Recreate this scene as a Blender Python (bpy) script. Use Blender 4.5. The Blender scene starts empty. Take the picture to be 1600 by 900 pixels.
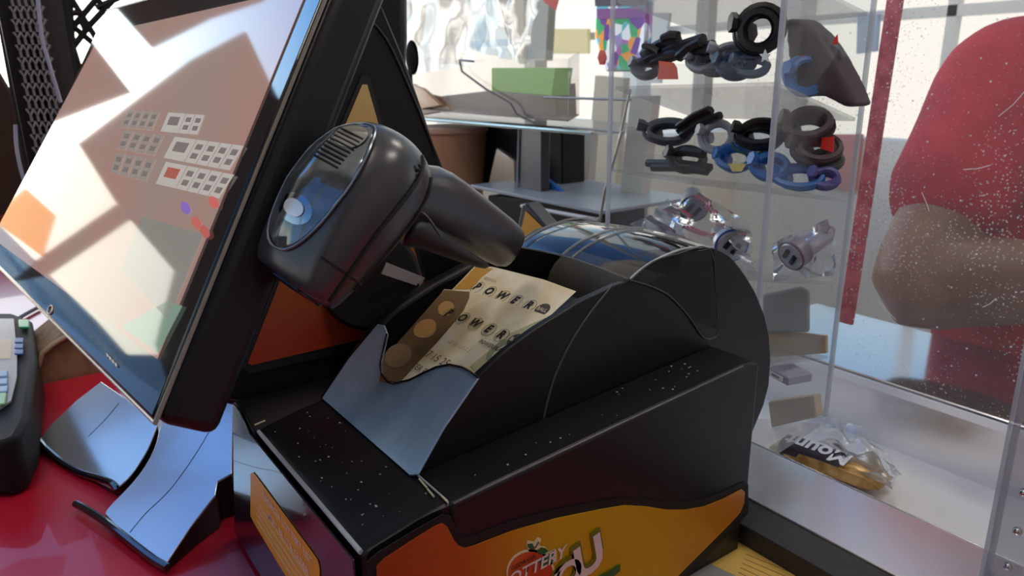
import bpy, bmesh, math, random
from mathutils import Vector, Matrix
from mathutils.geometry import tessellate_polygon
random.seed(7)
SC = bpy.context.scene
COL = SC.collection
V = Vector

# ------------------------------------------------------------------ camera
F = 1150.0; CX, CY = 800.0, 450.0
vz = V((850-CX, -(4400-CY), -F)); WZ = -vz.normalized()
vu = V((-60-CX, -(130-CY), -F)); WY = (vu - WZ*vu.dot(WZ)).normalized()
WX = WY.cross(WZ)
C = V((0, 0, .36))
R = Matrix((WX, WY, WZ))                # world = R @ camera space
cam_d = bpy.data.cameras.new('camera'); cam = bpy.data.objects.new('camera', cam_d); COL.objects.link(cam)
cam.matrix_world = Matrix.Translation(C) @ R.to_4x4()
cam_d.sensor_width = 36; cam_d.lens = 36*F/1600; cam_d.clip_start = .01; cam_d.clip_end = 100
cam_d.dof.use_dof = True; cam_d.dof.focus_distance = .46; cam_d.dof.aperture_fstop = 15
SC.camera = cam
SC.view_settings.view_transform = 'Standard'; SC.view_settings.look = 'None'
SC.view_settings.gamma = 1; SC.view_settings.use_curve_mapping = False
SC.view_settings.exposure = 0.15

# measuring helpers: where the line of sight through a point of the photograph meets a plane of the shop
def ray(x, y): return R @ V(((x-CX)/F, -(y-CY)/F, -1.0))
def onp(x, y, p, n):
    d = ray(x, y); return C + d*((V(p)-C).dot(V(n))/d.dot(V(n)))
def onx(x, y, v): return onp(x, y, (v, 0, 0), (1, 0, 0))
def ony(x, y, v): return onp(x, y, (0, v, 0), (0, 1, 0))
def onz(x, y, v): return onp(x, y, (0, 0, v), (0, 0, 1))
def U(x, y, d): return C + ray(x, y)*d

# ------------------------------------------------------------------ world: bright low sky, blue higher up, sun glow towards +Y
w = bpy.data.worlds.new('sky'); SC.world = w; w.use_nodes = True
nt = w.node_tree; nt.nodes.clear()
def N(t, typ, **k):
    n = t.nodes.new(typ)
    for a, b in k.items(): setattr(n, a, b)
    return n
tc = N(nt, 'ShaderNodeTexCoord'); sx = N(nt, 'ShaderNodeSeparateXYZ'); nt.links.new(tc.outputs['Generated'], sx.inputs[0])
rp = N(nt, 'ShaderNodeValToRGB'); nt.links.new(sx.outputs['Z'], rp.inputs[0])
e = rp.color_ramp.elements; e[0].position = 0.0; e[0].color = (1, .95, .86, 1); e[1].position = .62; e[1].color = (.13, .33, .85, 1)
for p, c in ((.22, (1, .98, .93, 1)), (.30, (.62, .86, 1, 1)), (.45, (.24, .52, .98, 1))):
    q = rp.color_ramp.elements.new(p); q.color = c
dt = N(nt, 'ShaderNodeVectorMath', operation='DOT_PRODUCT'); nt.links.new(tc.outputs['Generated'], dt.inputs[0])
dt.inputs[1].default_value = V((-.30, .92, .22)).normalized()
mr = N(nt, 'ShaderNodeMapRange'); nt.links.new(dt.outputs['Value'], mr.inputs[0])
mr.inputs[1].default_value = .80; mr.inputs[2].default_value = .97; mr.inputs[3].default_value = 1.0; mr.inputs[4].default_value = 5.0
mz = N(nt, 'ShaderNodeMapRange'); nt.links.new(sx.outputs['Z'], mz.inputs[0])
mz.inputs[1].default_value = .18; mz.inputs[2].default_value = .5; mz.inputs[3].default_value = 1.0; mz.inputs[4].default_value = .5
mm = N(nt, 'ShaderNodeMath', operation='MULTIPLY'); nt.links.new(mr.outputs[0], mm.inputs[0]); nt.links.new(mz.outputs[0], mm.inputs[1])
bg = N(nt, 'ShaderNodeBackground'); nt.links.new(rp.outputs[0], bg.inputs[0]); nt.links.new(mm.outputs[0], bg.inputs[1])
wo = N(nt, 'ShaderNodeOutputWorld'); nt.links.new(bg.outputs[0], wo.inputs[0])

# ------------------------------------------------------------------ materials
MATS = {}
def mat(name, col=(.5, .5, .5), rough=.5, metal=0, spec=.5, emit=None, es=1, coat=0, trans=0, alpha=1, ior=1.5):
    if name in MATS: return MATS[name]
    m = bpy.data.materials.new(name); m.use_nodes = True
    b = m.node_tree.nodes['Principled BSDF']
    b.inputs['Base Color'].default_value = (*col, 1); b.inputs['Roughness'].default_value = rough
    b.inputs['Metallic'].default_value = metal; b.inputs['Specular IOR Level'].default_value = spec
    b.inputs['Coat Weight'].default_value = coat; b.inputs['Coat Roughness'].default_value = .03
    b.inputs['Transmission Weight'].default_value = trans; b.inputs['Alpha'].default_value = alpha; b.inputs['IOR'].default_value = ior
    if emit: b.inputs['Emission Color'].default_value = (*emit, 1); b.inputs['Emission Strength'].default_value = es
    MATS[name] = m; return m
def bsdf(m): return m.node_tree.nodes['Principled BSDF']
def noise_mix(m, c1, c2, scale, lo=.4, hi=.6, sock='Base Color', detail=4):
    t = m.node_tree; tcn = N(t, 'ShaderNodeTexCoord'); no = N(t, 'ShaderNodeTexNoise'); r = N(t, 'ShaderNodeValToRGB')
    no.inputs['Scale'].default_value = scale; no.inputs['Detail'].default_value = detail
    t.links.new(tcn.outputs['Object'], no.inputs[0]); t.links.new(no.outputs[0], r.inputs[0])
    r.color_ramp.elements[0].position = lo; r.color_ramp.elements[1].position = hi
    r.color_ramp.elements[0].color = (*c1, 1); r.color_ramp.elements[1].color = (*c2, 1)
    t.links.new(r.outputs[0], bsdf(m).inputs[sock]); return m
def gradient(m, axis, stops, v0, v1):
    """printed colour running along one axis of the object"""
    t = m.node_tree; g = N(t, 'ShaderNodeNewGeometry'); s = N(t, 'ShaderNodeSeparateXYZ'); t.links.new(g.outputs['Position'], s.inputs[0])
    a = N(t, 'ShaderNodeMapRange'); t.links.new(s.outputs[axis], a.inputs[0]); a.inputs[1].default_value = v0; a.inputs[2].default_value = v1
    r = N(t, 'ShaderNodeValToRGB'); t.links.new(a.outputs[0], r.inputs[0])
    el = r.color_ramp.elements; el[0].position = stops[0][0]; el[0].color = (*stops[0][1], 1); el[1].position = stops[-1][0]; el[1].color = (*stops[-1][1], 1)
    for p, c in stops[1:-1]: el.new(p).color = (*c, 1)
    t.links.new(r.outputs[0], bsdf(m).inputs['Base Color']); return m
def clear(name, tint=(.93, .95, .95), gloss=1.0, milk=.05, milk_col=(.8, .8, .82), rough=.03, specks=0, speck_scale=300, sheet=False):
    """clear thin plastic or glass: see-through, glossy by angle, a little milky, optional dirt specks"""
    if name in MATS: return MATS[name]
    m = bpy.data.materials.new(name); m.use_nodes = True; t = m.node_tree; t.nodes.clear()
    tr = N(t, 'ShaderNodeBsdfTransparent'); tr.inputs[0].default_value = (*tint, 1)
    gl = N(t, 'ShaderNodeBsdfGlossy'); gl.inputs['Roughness'].default_value = rough
    fr = N(t, 'ShaderNodeFresnel'); fr.inputs[0].default_value = 1.45
    ml = N(t, 'ShaderNodeMath', operation='MULTIPLY'); t.links.new(fr.outputs[0], ml.inputs[0])
    gb = N(t, 'ShaderNodeNewGeometry'); bf = N(t, 'ShaderNodeMath', operation='MULTIPLY_ADD'); t.links.new(gb.outputs['Backfacing'], bf.inputs[0]); bf.inputs[1].default_value = 0 if sheet else -gloss; bf.inputs[2].default_value = gloss; t.links.new(bf.outputs[0], ml.inputs[1])
    mx = N(t, 'ShaderNodeMixShader'); t.links.new(ml.outputs[0], mx.inputs[0]); t.links.new(tr.outputs[0], mx.inputs[1]); t.links.new(gl.outputs[0], mx.inputs[2])
    df = N(t, 'ShaderNodeBsdfDiffuse'); df.inputs[0].default_value = (*milk_col, 1)
    tl = N(t, 'ShaderNodeBsdfTranslucent'); tl.inputs[0].default_value = (*milk_col, 1)
    dm = N(t, 'ShaderNodeMixShader'); dm.inputs[0].default_value = .5; t.links.new(df.outputs[0], dm.inputs[1]); t.links.new(tl.outputs[0], dm.inputs[2])
    m2 = N(t, 'ShaderNodeMixShader'); t.links.new(mx.outputs[0], m2.inputs[1]); t.links.new(dm.outputs[0], m2.inputs[2])
    if specks:
        tcn = N(t, 'ShaderNodeTexCoord'); vo = N(t, 'ShaderNodeTexVoronoi'); vo.inputs['Scale'].default_value = speck_scale
        no = N(t, 'ShaderNodeTexNoise'); no.inputs['Scale'].default_value = 9; no.inputs['Detail'].default_value = 5
        t.links.new(tcn.outputs['Object'], vo.inputs[0]); t.links.new(tcn.outputs['Object'], no.inputs[0])
        sc_ = N(t, 'ShaderNodeMapRange'); t.links.new(no.outputs[0], sc_.inputs[0]); sc_.inputs[1].default_value = .40; sc_.inputs[2].default_value = .66; sc_.inputs[3].default_value = .12; sc_.inputs[4].default_value = .30
        lt = N(t, 'ShaderNodeMath', operation='SUBTRACT'); t.links.new(sc_.outputs[0], lt.inputs[0]); t.links.new(vo.outputs[0], lt.inputs[1])
        r2 = N(t, 'ShaderNodeMapRange'); t.links.new(lt.outputs[0], r2.inputs[0]); r2.inputs[1].default_value = 0; r2.inputs[2].default_value = .08; r2.inputs[3].default_value = milk; r2.inputs[4].default_value = specks
        v2 = N(t, 'ShaderNodeTexVoronoi'); v2.inputs['Scale'].default_value = speck_scale*.31; t.links.new(tcn.outputs['Object'], v2.inputs[0])
        l2 = N(t, 'ShaderNodeMapRange'); t.links.new(v2.outputs[0], l2.inputs[0]); l2.inputs[1].default_value = .10; l2.inputs[2].default_value = .05; l2.inputs[3].default_value = 0; l2.inputs[4].default_value = .8
        mxx = N(t, 'ShaderNodeMath', operation='MAXIMUM'); t.links.new(r2.outputs[0], mxx.inputs[0]); t.links.new(l2.outputs[0], mxx.inputs[1])
        t.links.new(mxx.outputs[0], m2.inputs[0])
    else: m2.inputs[0].default_value = milk
    o = N(t, 'ShaderNodeOutputMaterial'); t.links.new(m2.outputs[0], o.inputs[0])
    MATS[name] = m; return m

BLK = mat('satin_black', (.0075, .0078, .010), .38, spec=.4)
GBL = mat('gloss_black', (.008, .008, .012), .05, coat=.6)
MBL = mat('matte_black', (.010, .010, .011), .6, spec=.3)
FACE = mat('front_gloss_black', (.018, .010, .022), .2, coat=.6)
PLT = mat('plate_sky_tint', (.40, .60, .90), .36, metal=.4)  # blue sky reflection put into the base colour
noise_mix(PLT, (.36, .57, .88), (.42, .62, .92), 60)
STND = mat('stand_sky_sheen', (.66, .69, .74), .22, metal=.65, coat=.4)  # sky sheen on black gloss painted as a pale base colour
EDG = mat('worn_edge_highlight', (.42, .46, .52), .35)  # edge wear and its bright highlight in one pale colour
WEAR = mat('chipped_plastic', (.62, .56, .40), .6)
RED = mat('red_laminate', (.55, .012, .035), .28, coat=.3)
STEEL = mat('brushed_steel', (.84, .83, .86), .24, metal=.9)
CHR = mat('chrome_wire', (.55, .55, .55), .2, metal=1)
GRW = mat('grey_wire', (.34, .33, .31), .4, metal=.5)
ACR = clear('clear_acrylic', (.97, .98, .98), .6, .04, (.85, .85, .86))
ACE = clear('acrylic_edge', (.8, .84, .86), 1, .5, (.72, .72, .76), .1)
SHL = clear('acrylic_shelf_sheet', (.90, .90, .90), .8, .24, (.72, .72, .72), .05)
DIRTY = clear('scratched_dusty_acrylic', (.98, .98, .98), .5, .05, (.97, .95, .97), .04, .5, 230)
COVER = clear('smoked_clear_cover', (.62, .64, .64), 2.4, .02, (.5, .5, .5), .05)
COVD = clear('dark_clear_window', (.42, .42, .43), 1.2, .02, (.3, .3, .3), .05)
BAG = clear('clear_plastic_film', (.93, .95, .98), 2.2, .22, (.88, .90, .96), .12, sheet=True)
WHITE = mat('white_print', (.85, .84, .82), .5)
WALLM = mat('cream_wall', (.78, .74, .66), .8)
CEIL = mat('ceiling_white', (.7, .7, .68), .8)
FLOORM = noise_mix(mat('floor_tile', (.4, .36, .32), .5), (.36, .32, .28), (.45, .42, .38), 6)
DARKB = mat('dark_brown_board', (.045, .022, .015), .6)
TAN = clear('tan_film', (.90, .80, .72), 1, .30, (.80, .64, .52), .2)
BIN = clear('bin_plastic', (.96, .955, .95), .5, .03, (.8, .76, .74), .1)
BLUF = clear('blue_white_film', (.78, .89, .97), .25, .2, (.74, .86, .96), .15, sheet=True)
KRAFT = noise_mix(mat('kraft_paper', (.26, .15, .085), .8), (.20, .11, .06), (.32, .20, .12), 30)

# ------------------------------------------------------------------ mesh helpers
def link(name, bm, m, parent=None, smooth=35, bevel=0, seg=2, sub=0, solid=0, remesh=0, kind=None, base=None):
    bmesh.ops.recalc_face_normals(bm, faces=bm.faces)
    me = bpy.data.meshes.new(name); bm.to_mesh(me); bm.free()
    for mm_ in (m if isinstance(m, (list, tuple)) else [m]): me.materials.append(mm_)
    o = bpy.data.objects.new(name, me); COL.objects.link(o)
    if parent is not None:
        o.parent = parent; wl = WORLDLOC[parent.name]; me.transform(Matrix.Translation(-wl)); WORLDLOC[o.name] = wl.copy()
    else:
        xs = [v.co for v in me.vertices]
        c = V(((min(v.x for v in xs)+max(v.x for v in xs))/2, (min(v.y for v in xs)+max(v.y for v in xs))/2, min(v.z for v in xs)))
        me.transform(Matrix.Translation(-c)); o.location = c; WORLDLOC[o.name] = c
    if remesh:
        r = o.modifiers.new('r', 'REMESH'); r.mode = 'VOXEL'; r.voxel_size = remesh; r.use_smooth_shade = True
        s = o.modifiers.new('sm', 'SMOOTH'); s.factor = .6; s.iterations = 8
    if solid:
        s = o.modifiers.new('s', 'SOLIDIFY'); s.thickness = solid; s.offset = 0
    if bevel:
        b = o.modifiers.new('b', 'BEVEL'); b.width = bevel; b.segments = seg; b.limit_method = 'ANGLE'; b.angle_limit = math.radians(30)
    if sub:
        s = o.modifiers.new('u', 'SUBSURF'); s.levels = sub; s.render_levels = sub
    if smooth:
        me.shade_smooth(); 
        if not sub: me.set_sharp_from_angle(angle=math.radians(smooth))
    if kind: o['kind'] = kind
    return o
WORLDLOC = {}
def thing(name, label, cat, loc, group=None):
    o = bpy.data.objects.new(name, None); COL.objects.link(o); o.empty_display_size = .02
    o.location = V(loc); WORLDLOC[o.name] = V(loc); o['label'] = label; o['category'] = cat
    if group: o['group'] = group
    return o
def part(name, bm, m, parent, **k):
    """a child whose own location is zero and whose mesh is relative to its thing"""
    o = link(name, bm, m, parent, **k); return o
def tag(o, label, cat, group=None):
    o['label'] = label; o['category'] = cat
    if group: o['group'] = group
    return o
def bx(bm, lo, hi):
    r = bmesh.ops.create_cube(bm, size=1); lo, hi = V(lo), V(hi)
    for v in r['verts']: v.co = V((lo[i] + (v.co[i]+.5)*(hi[i]-lo[i]) for i in range(3)))
    return r['verts']
def box(lo, hi): bm = bmesh.new(); bx(bm, lo, hi); return bm
def obox(bm, c, ax, ay, az):
    """box from centre and three half-axes"""
    r = bmesh.ops.create_cube(bm, size=2)
    for v in r['verts']: v.co = V(c) + V(ax)*v.co.x + V(ay)*v.co.y + V(az)*v.co.z
def prism(pts, ext, bm=None):
    """solid from a flat outline (concave allowed) pushed along ext"""
    bm = bm or bmesh.new(); ext = V(ext); pts = [V(p) for p in pts]; n = len(pts)
    a = [bm.verts.new(p) for p in pts]; b = [bm.verts.new(p+ext) for p in pts]
    if n > 4:
        for t in tessellate_polygon([pts]):
            try: bm.faces.new([a[i] for i in t]); bm.faces.new([b[i] for i in reversed(t)])
            except ValueError: pass
        bmesh.ops.dissolve_limit(bm, angle_limit=.01, verts=a+b, edges=[e for e in bm.edges if all(v in set(a+b) for v in e.verts)])
        bm.verts.ensure_lookup_table()
        a = [v for v in a if v.is_valid]; b = [v for v in b if v.is_valid]
        n = len(a)
    else: bm.faces.new(a); bm.faces.new(b)
    for i in range(n):
        try: bm.faces.new((a[i], a[(i+1) % n], b[(i+1) % n], b[i]))
        except ValueError: pass
    return bm
def xz(prof, y0, y1, bm=None): return prism([(x, y0, z) for x, z in prof], (0, y1-y0, 0), bm)
def tube(pts, r, bm=None, seg=8, closed=False):
    bm = bm or bmesh.new(); pts = [V(p) for p in pts]; n = len(pts); rings = []
    up = None
    for i, p in enumerate(pts):
        if closed: t = pts[(i+1) % n]-pts[i-1]
        else: t = pts[min(i+1, n-1)]-pts[max(i-1, 0)]
        t.normalize()
        if up is None: up = t.orthogonal().normalized()
        up = (up - t*up.dot(t)).normalized(); s = t.cross(up)
        rr = r[i] if isinstance(r, (list, tuple)) else r
        rings.append([bm.verts.new(p + (up*math.cos(a)+s*math.sin(a))*rr) for a in [2*math.pi*k/seg for k in range(seg)]])
    m = n if closed else n-1
    for i in range(m):
        A, B = rings[i], rings[(i+1) % n]
        for k in range(seg): bm.faces.new((A[k], A[(k+1) % seg], B[(k+1) % seg], B[k]))
    if not closed: bm.faces.new(rings[0]); bm.faces.new(rings[-1])
    return bm
def loft(rings, bm=None, cap=True):
    """rings: list of lists of points, all the same count"""
    bm = bm or bmesh.new(); rr = [[bm.verts.new(p) for p in r] for r in rings]; k = len(rr[0])
    for A, B in zip(rr, rr[1:]):
        for i in range(k): bm.faces.new((A[i], A[(i+1) % k], B[(i+1) % k], B[i]))
    if cap: bm.faces.new(rr[0]); bm.faces.new(rr[-1])
    return bm
def ell(c, a, b, n=16, p=2.0):
    out = []
    for i in range(n):
        t = 2*math.pi*i/n; ct, st = math.cos(t), math.sin(t)
        out.append(V(c) + V(a)*math.copysign(abs(ct)**(2/p), ct) + V(b)*math.copysign(abs(st)**(2/p), st))
    return out
def cyl(p0, p1, r0, r1=None, n=24, bm=None):
    p0, p1 = V(p0), V(p1); d = (p1-p0).normalized(); a = d.orthogonal().normalized(); b = d.cross(a); r1 = r0 if r1 is None else r1
    return loft([ell(p0, a*r0, b*r0, n), ell(p1, a*r1, b*r1, n)], bm)
def spline(pts, k=6):
    """Catmull-Rom through the points"""
    P = [V(p) for p in pts]; out = []
    for i in range(len(P)-1):
        a = P[max(i-1, 0)]; b = P[i]; c = P[i+1]; d = P[min(i+2, len(P)-1)]
        for j in range(k):
            t = j/k; out.append(.5*((2*b)+(c-a)*t+(2*a-5*b+4*c-d)*t*t+(3*b-a-3*c+d)*t**3))
    out.append(P[-1]); return out
def sp2(pts, k=5): return [(p.x, p.z) for p in spline([V((x, 0, z)) for x, z in pts], k)]
def text_bm(s, o, ex, ey, size, depth=.0002, bm=None, bold=0.0, align='CENTER', shear=0):
    """flat lettering laid on a plane: o origin, ex reading direction, ey up"""
    cu = bpy.data.curves.new('t', 'FONT'); cu.body = s; cu.size = 1; cu.align_x = align; cu.align_y = 'CENTER'; cu.offset = bold; cu.shear = shear
    cu.resolution_u = 3
    ob = bpy.data.objects.new('t', cu); COL.objects.link(ob); dg = bpy.context.evaluated_depsgraph_get()
    me = bpy.data.meshes.new_from_object(ob.evaluated_get(dg)); bpy.data.objects.remove(ob); bpy.data.curves.remove(cu)
    ex, ey, o = V(ex).normalized(), V(ey).normalized(), V(o); n = ex.cross(ey)
    for v in me.vertices: v.co = o + ex*v.co.x*size + ey*v.co.y*size + n*depth
    bm = bm or bmesh.new(); bm.from_mesh(me); bpy.data.meshes.remove(me); return bm
def structure(name, bm, m, **k): return link(name, bm, m, kind='structure', **k)

def lerp0(a, b): return ((a[0]+b[0])/2+1.5, (a[1]+b[1])/2+2)
# ================================================================== THE SETTING
structure('floor', box((-1.5, -1.6, -1.0), (3.2, 4.5, -.9)), FLOORM)
structure('ceiling', box((-1.5, -1.6, 2.4), (3.2, 2.1, 2.48)), CEIL)
structure('wall_right', box((-1.5, -1.7, -.9), (3.2, -1.6, 2.4)), mat('shop_wall_dim', (.30, .27, .25), .8))
bm = bmesh.new()
bx(bm, (-1.6, -1.6, -.9), (-1.5, 2.1, .45)); bx(bm, (-1.6, -1.6, 2.2), (-1.5, 2.1, 2.4)); bx(bm, (-1.6, -1.6, .45), (-1.5, -.9, 2.2)); bx(bm, (-1.6, 1.6, .45), (-1.5, 2.1, 2.2))
structure('wall_behind', bm, mat('shop_wall_dark', (.09, .075, .07), .8))  # openings added in this unseen wall so daylight reaches faces turned its way
bm = bmesh.new()
for y in (-.9, -.1, .75, 1.56): bx(bm, (-1.58, y, .45), (-1.53, y+.05, 2.2))
structure('added_window_3', bm, mat('window_frame_grey', (.35, .35, .33), .4))  # frames of the added openings
# window wall towards the street on the left (Y = 2)
bm = bmesh.new()
bx(bm, (-1.5, 2.0, -.9), (3.2, 2.1, .12)); bx(bm, (-1.5, 2.0, 2.2), (3.2, 2.1, 2.4))
bx(bm, (-1.5, 2.0, .12), (-1.15, 2.1, 2.2))
structure('wall_left', bm, WALLM)
bm = bmesh.new()
for x in (.42, 1.55, 2.4): bx(bm, (x, 2.02, .12), (x+.05, 2.08, 2.2))
structure('window_1', bm, mat('window_frame_grey', (.35, .35, .33), .4))
# back wall with broad shop windows
bm = bmesh.new()
bx(bm, (2.6, -1.6, -.9), (2.7, 4.5, .12)); bx(bm, (2.6, -1.6, 1.7), (2.7, 4.5, 2.4))
for y in (-1.0, .72, 1.75, 2.6): bx(bm, (2.6, y, .12), (2.7, y+.09, 1.7))
structure('wall_back', bm, mat('pale_mint_wall', (.80, .83, .80), .7))
bm = bmesh.new()
for z in (.52,): bx(bm, (2.62, -1.6, z), (2.66, 4.5, z+.035))
for y in (-.4, .4, 1.2): bx(bm, (2.62, y, .12), (2.66, y+.03, 1.7))
structure('window_2', bm, mat('window_frame_white', (.7, .72, .72), .4))

LAMP = mat('added_lamp_diffuser', (1, 1, 1), .5, emit=(1, .93, .84), es=14)
for i, (x, y) in enumerate([(-.6, .2), (.9, -.6), (1.7, .7)]):  # lamps added out of view to brighten the shop
    t = thing('added_ceiling_light', ['added ceiling light panel out of view, nearest the counter till', 'added ceiling light panel out of view, by the right wall', 'added ceiling light panel out of view, towards the back windows'][i], 'ceiling light', (x, y, 2.38), 'added ceiling light panels')
    part('frame', box((x-.32, y-.17, 2.375), (x+.32, y+.17, 2.4)), WHITE, t)
    part('diffuser', box((x-.3, y-.15, 2.368), (x+.3, y+.15, 2.376)), LAMP, t)

# ================================================================== COUNTER
CTOP = -.0005
t = thing('shop_counter', 'glossy red laminate counter under the lottery terminal and screen stand', 'counter', (.1, .6, -.9))
part('countertop', box((-.55, -.35, -.03), (.4355, 1.75, CTOP)), RED, t, bevel=.003)
part('cabinet', box((-.5, -.3, -.9), (.43, 1.7, -.03)), DARKB, t)
# service window pass-through with steel tray
t = thing('transaction_tray', 'stainless steel pass-through tray sunk below the scratched acrylic screen', 'tray', (.63, .2, -.9))
floor_z = -.055
part('near_ledge', box((.470, -.35, .012), (.552, .60, .020)), STEEL, t, bevel=.001)
part('dark_edge_strip', box((.436, -.35, -.001), (.4695, .60, .019)), mat('rubber_strip', (.02, .02, .024), .45), t, bevel=.001)
xf = onz(1570, 755, floor_z).x
part('tray_floor', box((.552, -.35, floor_z-.004), (xf+.004, .60, floor_z)), mat('polished_tray', (.92, .92, .93), .3, metal=.25), t)
part('near_wall', box((.550, -.35, floor_z), (.553, .60, .0115)), STEEL, t)
part('far_slope', prism([(xf, -.35, floor_z), (.782, -.35, .020), (.786, -.35, .020), (.786, -.35, floor_z)], (0, .95, 0)), STEEL, t)
part('slope_lip', tube([(.781, -.35, .022), (.781, .60, .022)], .003), mat('bright_steel_lip', (.85, .85, .9), .2, metal=1), t)
part('floor_lip', tube([(xf-.001, -.35, floor_z+.003), (xf-.001, .60, floor_z+.003)], .0042), mat('grey_lip', (.12, .12, .16), .5), t)
part('customer_ledge', box((.787, -.35, .008), (1.0, .60, .018)), mat('mirror_steel', (.62, .64, .7), .1, metal=1), t)
part('cabinet', box((.475, -.3, -.9), (.99, .58, -.062)), DARKB, t)
part('near_lip', tube([(.552, -.35, .0195), (.552, .60, .0195)], .0013), mat('bright_steel_lip', (.85, .85, .9), .2, metal=1), t)
# scratched screen
bm = box((.790, -.5, .0185), (.796, .60, 1.1))
tag(link('acrylic_screen', bm, DIRTY), 'tall clear acrylic screen, scratched and speckled with dust, before the red shirt', 'screen')
ASC = bpy.data.objects['acrylic_screen']
for a, b in [((1560, 182), (1602, 142)), ((1505, 265), (1548, 258)), ((1400, 500), (1372, 470)), ((1535, 480), (1556, 466)), ((1440, 300), (1452, 330))]:
    part('scratch', tube([onx(*a, .7895), onx(*lerp0(a, b), .7893), onx(*b, .7895)], .0004, seg=5), mat('scratch_white', (.75, .72, .75), .6), ASC)
# red post left of the person
p0, p1 = onx(1322, 505, .83), onx(1408, -60, .83)
bm = bmesh.new(); r_ = .0095
obox(bm, (p0+p1)/2, V((.003, 0, 0)), V((0, .0085, 0)), (p1-p0)/2)
o = link('red_post', bm, noise_mix(mat('red_post_paint', (.55, .03, .06), .5), (.42, .02, .05), (.66, .10, .14), 60), bevel=.001)
tag(o, 'slim red upright post standing behind the dusty acrylic screen', 'post')

# ================================================================== TICKET PRINTER
t = thing('ticket_printer', 'black lottery ticket printer with orange side panel and clear domed paper cover', 'printer', (.28, .38, 0))
PR = t
arch = [(.168, .139), (.178, .150), (.190, .163), (.203, .177), (.216, .190), (.236, .201), (.257, .2095), (.275, .215), (.293, .2205), (.31, .2235), (.326, .2265), (.341, .2285)]
back = [(.421, .237), (.442, .227), (.461, .210), (.476, .193), (.490, .172), (.499, .152), (.504, .130), (.505, .107), (.500, .090), (.486, .066), (.47, .045)]
body = [(.1185, 0), (.1215, .129), (.124, .1315), (.150, .1375), (.172, .1405), (.43, .142), (.43, 0)]
part('body', xz(body, .301, .468), BLK, t, bevel=.002)
part('front_panel', prism([(.1180, .3025, .004), (.1180, .556, .004), (.1180, .507, .137), (.1180, .490, .1375), (.1180, .470, .1285), (.1180, .3025, .1285)], (-.0012, 0, 0)), FACE, t, bevel=.0004)
part('left_skirt', prism([(.1185, .466, .002), (.1185, .556, .002), (.1185, .507, .1385), (.1185, .488, .1395), (.1185, .466, .1315)], (.15, 0, 0)), BLK, t, bevel=.001)
# raised side shell with ledge
sh = [(.172, .085), (.172, .141), (.20, .1435), (.30, .1515), (.414, .160), (.430, .159), (.4325, .155), (.4325, .05), (.42, .05)]
part('side_shell', xz(sh, .2985, .338), BLK, t, bevel=.0025)
# dome side walls
win = [(a.x, a.z) for a in (ony(x, y, .338) for x, y in [(985, 438), (1010, 445), (1040, 458), (1062, 478), (1080, 500), (1096, 524), (1106, 530), (1117, 527), (1122, 515), (1119, 460), (1111, 390)])]
side = arch[:-1] + win[:-1] + [(.421, .2365)] + back[1:] + [(.40, .045), (.20, .10)]
part('right_cheek', xz(side, .3375, .343), BLK, t, bevel=.0012)
side2 = arch + [(.362, .2365), (.39, .240), (.421, .237)] + back[1:] + [(.40, .045), (.20, .10)]
part('left_cheek', xz(side2, .462, .475), BLK, t, bevel=.003, seg=3)
dome = [(.421, .2368)] + sp2(back, 3)[1:] + [(.40, .045), (.40, .14), (.419, .19)]
part('rear_dome', xz(dome, .3385, .466), BLK, t, bevel=.001)
part('paper_bed', xz([(.175, .138), (.20, .155), (.295, .206), (.325, .208), (.345, .19), (.40, .15), (.40, .138)], .343, .462), MBL, t)
# clear cover over the roll
cp = sp2([(.338, .2275), (.348, .2325), (.362, .2370), (.385, .2405), (.405, .2395), (.421, .2372)], 4)
bm = bmesh.new()
rows = [[bm.verts.new((x, y, z + .003*math.sin(math.pi*(y-.34)/.122))) for x, z in cp] for y in [.3395+.1225*i/8 for i in range(9)]]
for A, B in zip(rows, rows[1:]):
    for i in range(len(cp)-1): bm.faces.new((A[i], A[i+1], B[i+1], B[i]))
cov = part('clear_cover', bm, COVER, t)
RIB = clear('cover_rib', (.75, .77, .77), 2, .3, (.6, .6, .6), .1)
for y in (.397, .408, .459): part('cover_rib', tube([(x, y, z+.0035) for x, z in cp], .0010), RIB, t)
part('cover_rib', tube([(x, .3375, z+.0004) for x, z in cp], .0009), EDG, t)
part('cover_rib', tube([(cp[0][0], .3395+.1225*i/8, cp[0][1]+.003*math.sin(math.pi*i/8)) for i in range(9)], .0008), RIB, t)
wp = [ony(x, y, .3365) for x, y in [(985, 438), (1020, 409), (1060, 396), (1110, 389), (1119, 460), (1122, 515), (1117, 527), (1106, 530), (1096, 524), (1080, 500), (1062, 478), (1040, 458), (1010, 445)]]
part('side_window', prism(wp, (0, .0012, 0)), COVD, t)
part('window_rim', tube(spline(wp+[wp[0]], 3), .00055), mat('rim_grey', (.07, .07, .075), .4), t)
part('paper_roll', cyl((.385, .352, .192), (.385, .452, .192), .027), mat('roll_paper', (.10, .085, .07), .7), t)
part('roll_core', cyl((.382, .347, .197), (.382, .457, .197), .010), mat('green_core', (.05, .16, .12), .5), t)
part('shell_seam', tube(spline([ony(*p, .3373) for p in [(848, 662), (856, 625), (870, 580), (895, 530), (925, 485), (957, 446)]]), .00075), mat('seam_grey', (.06, .06, .065), .45), t)
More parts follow.
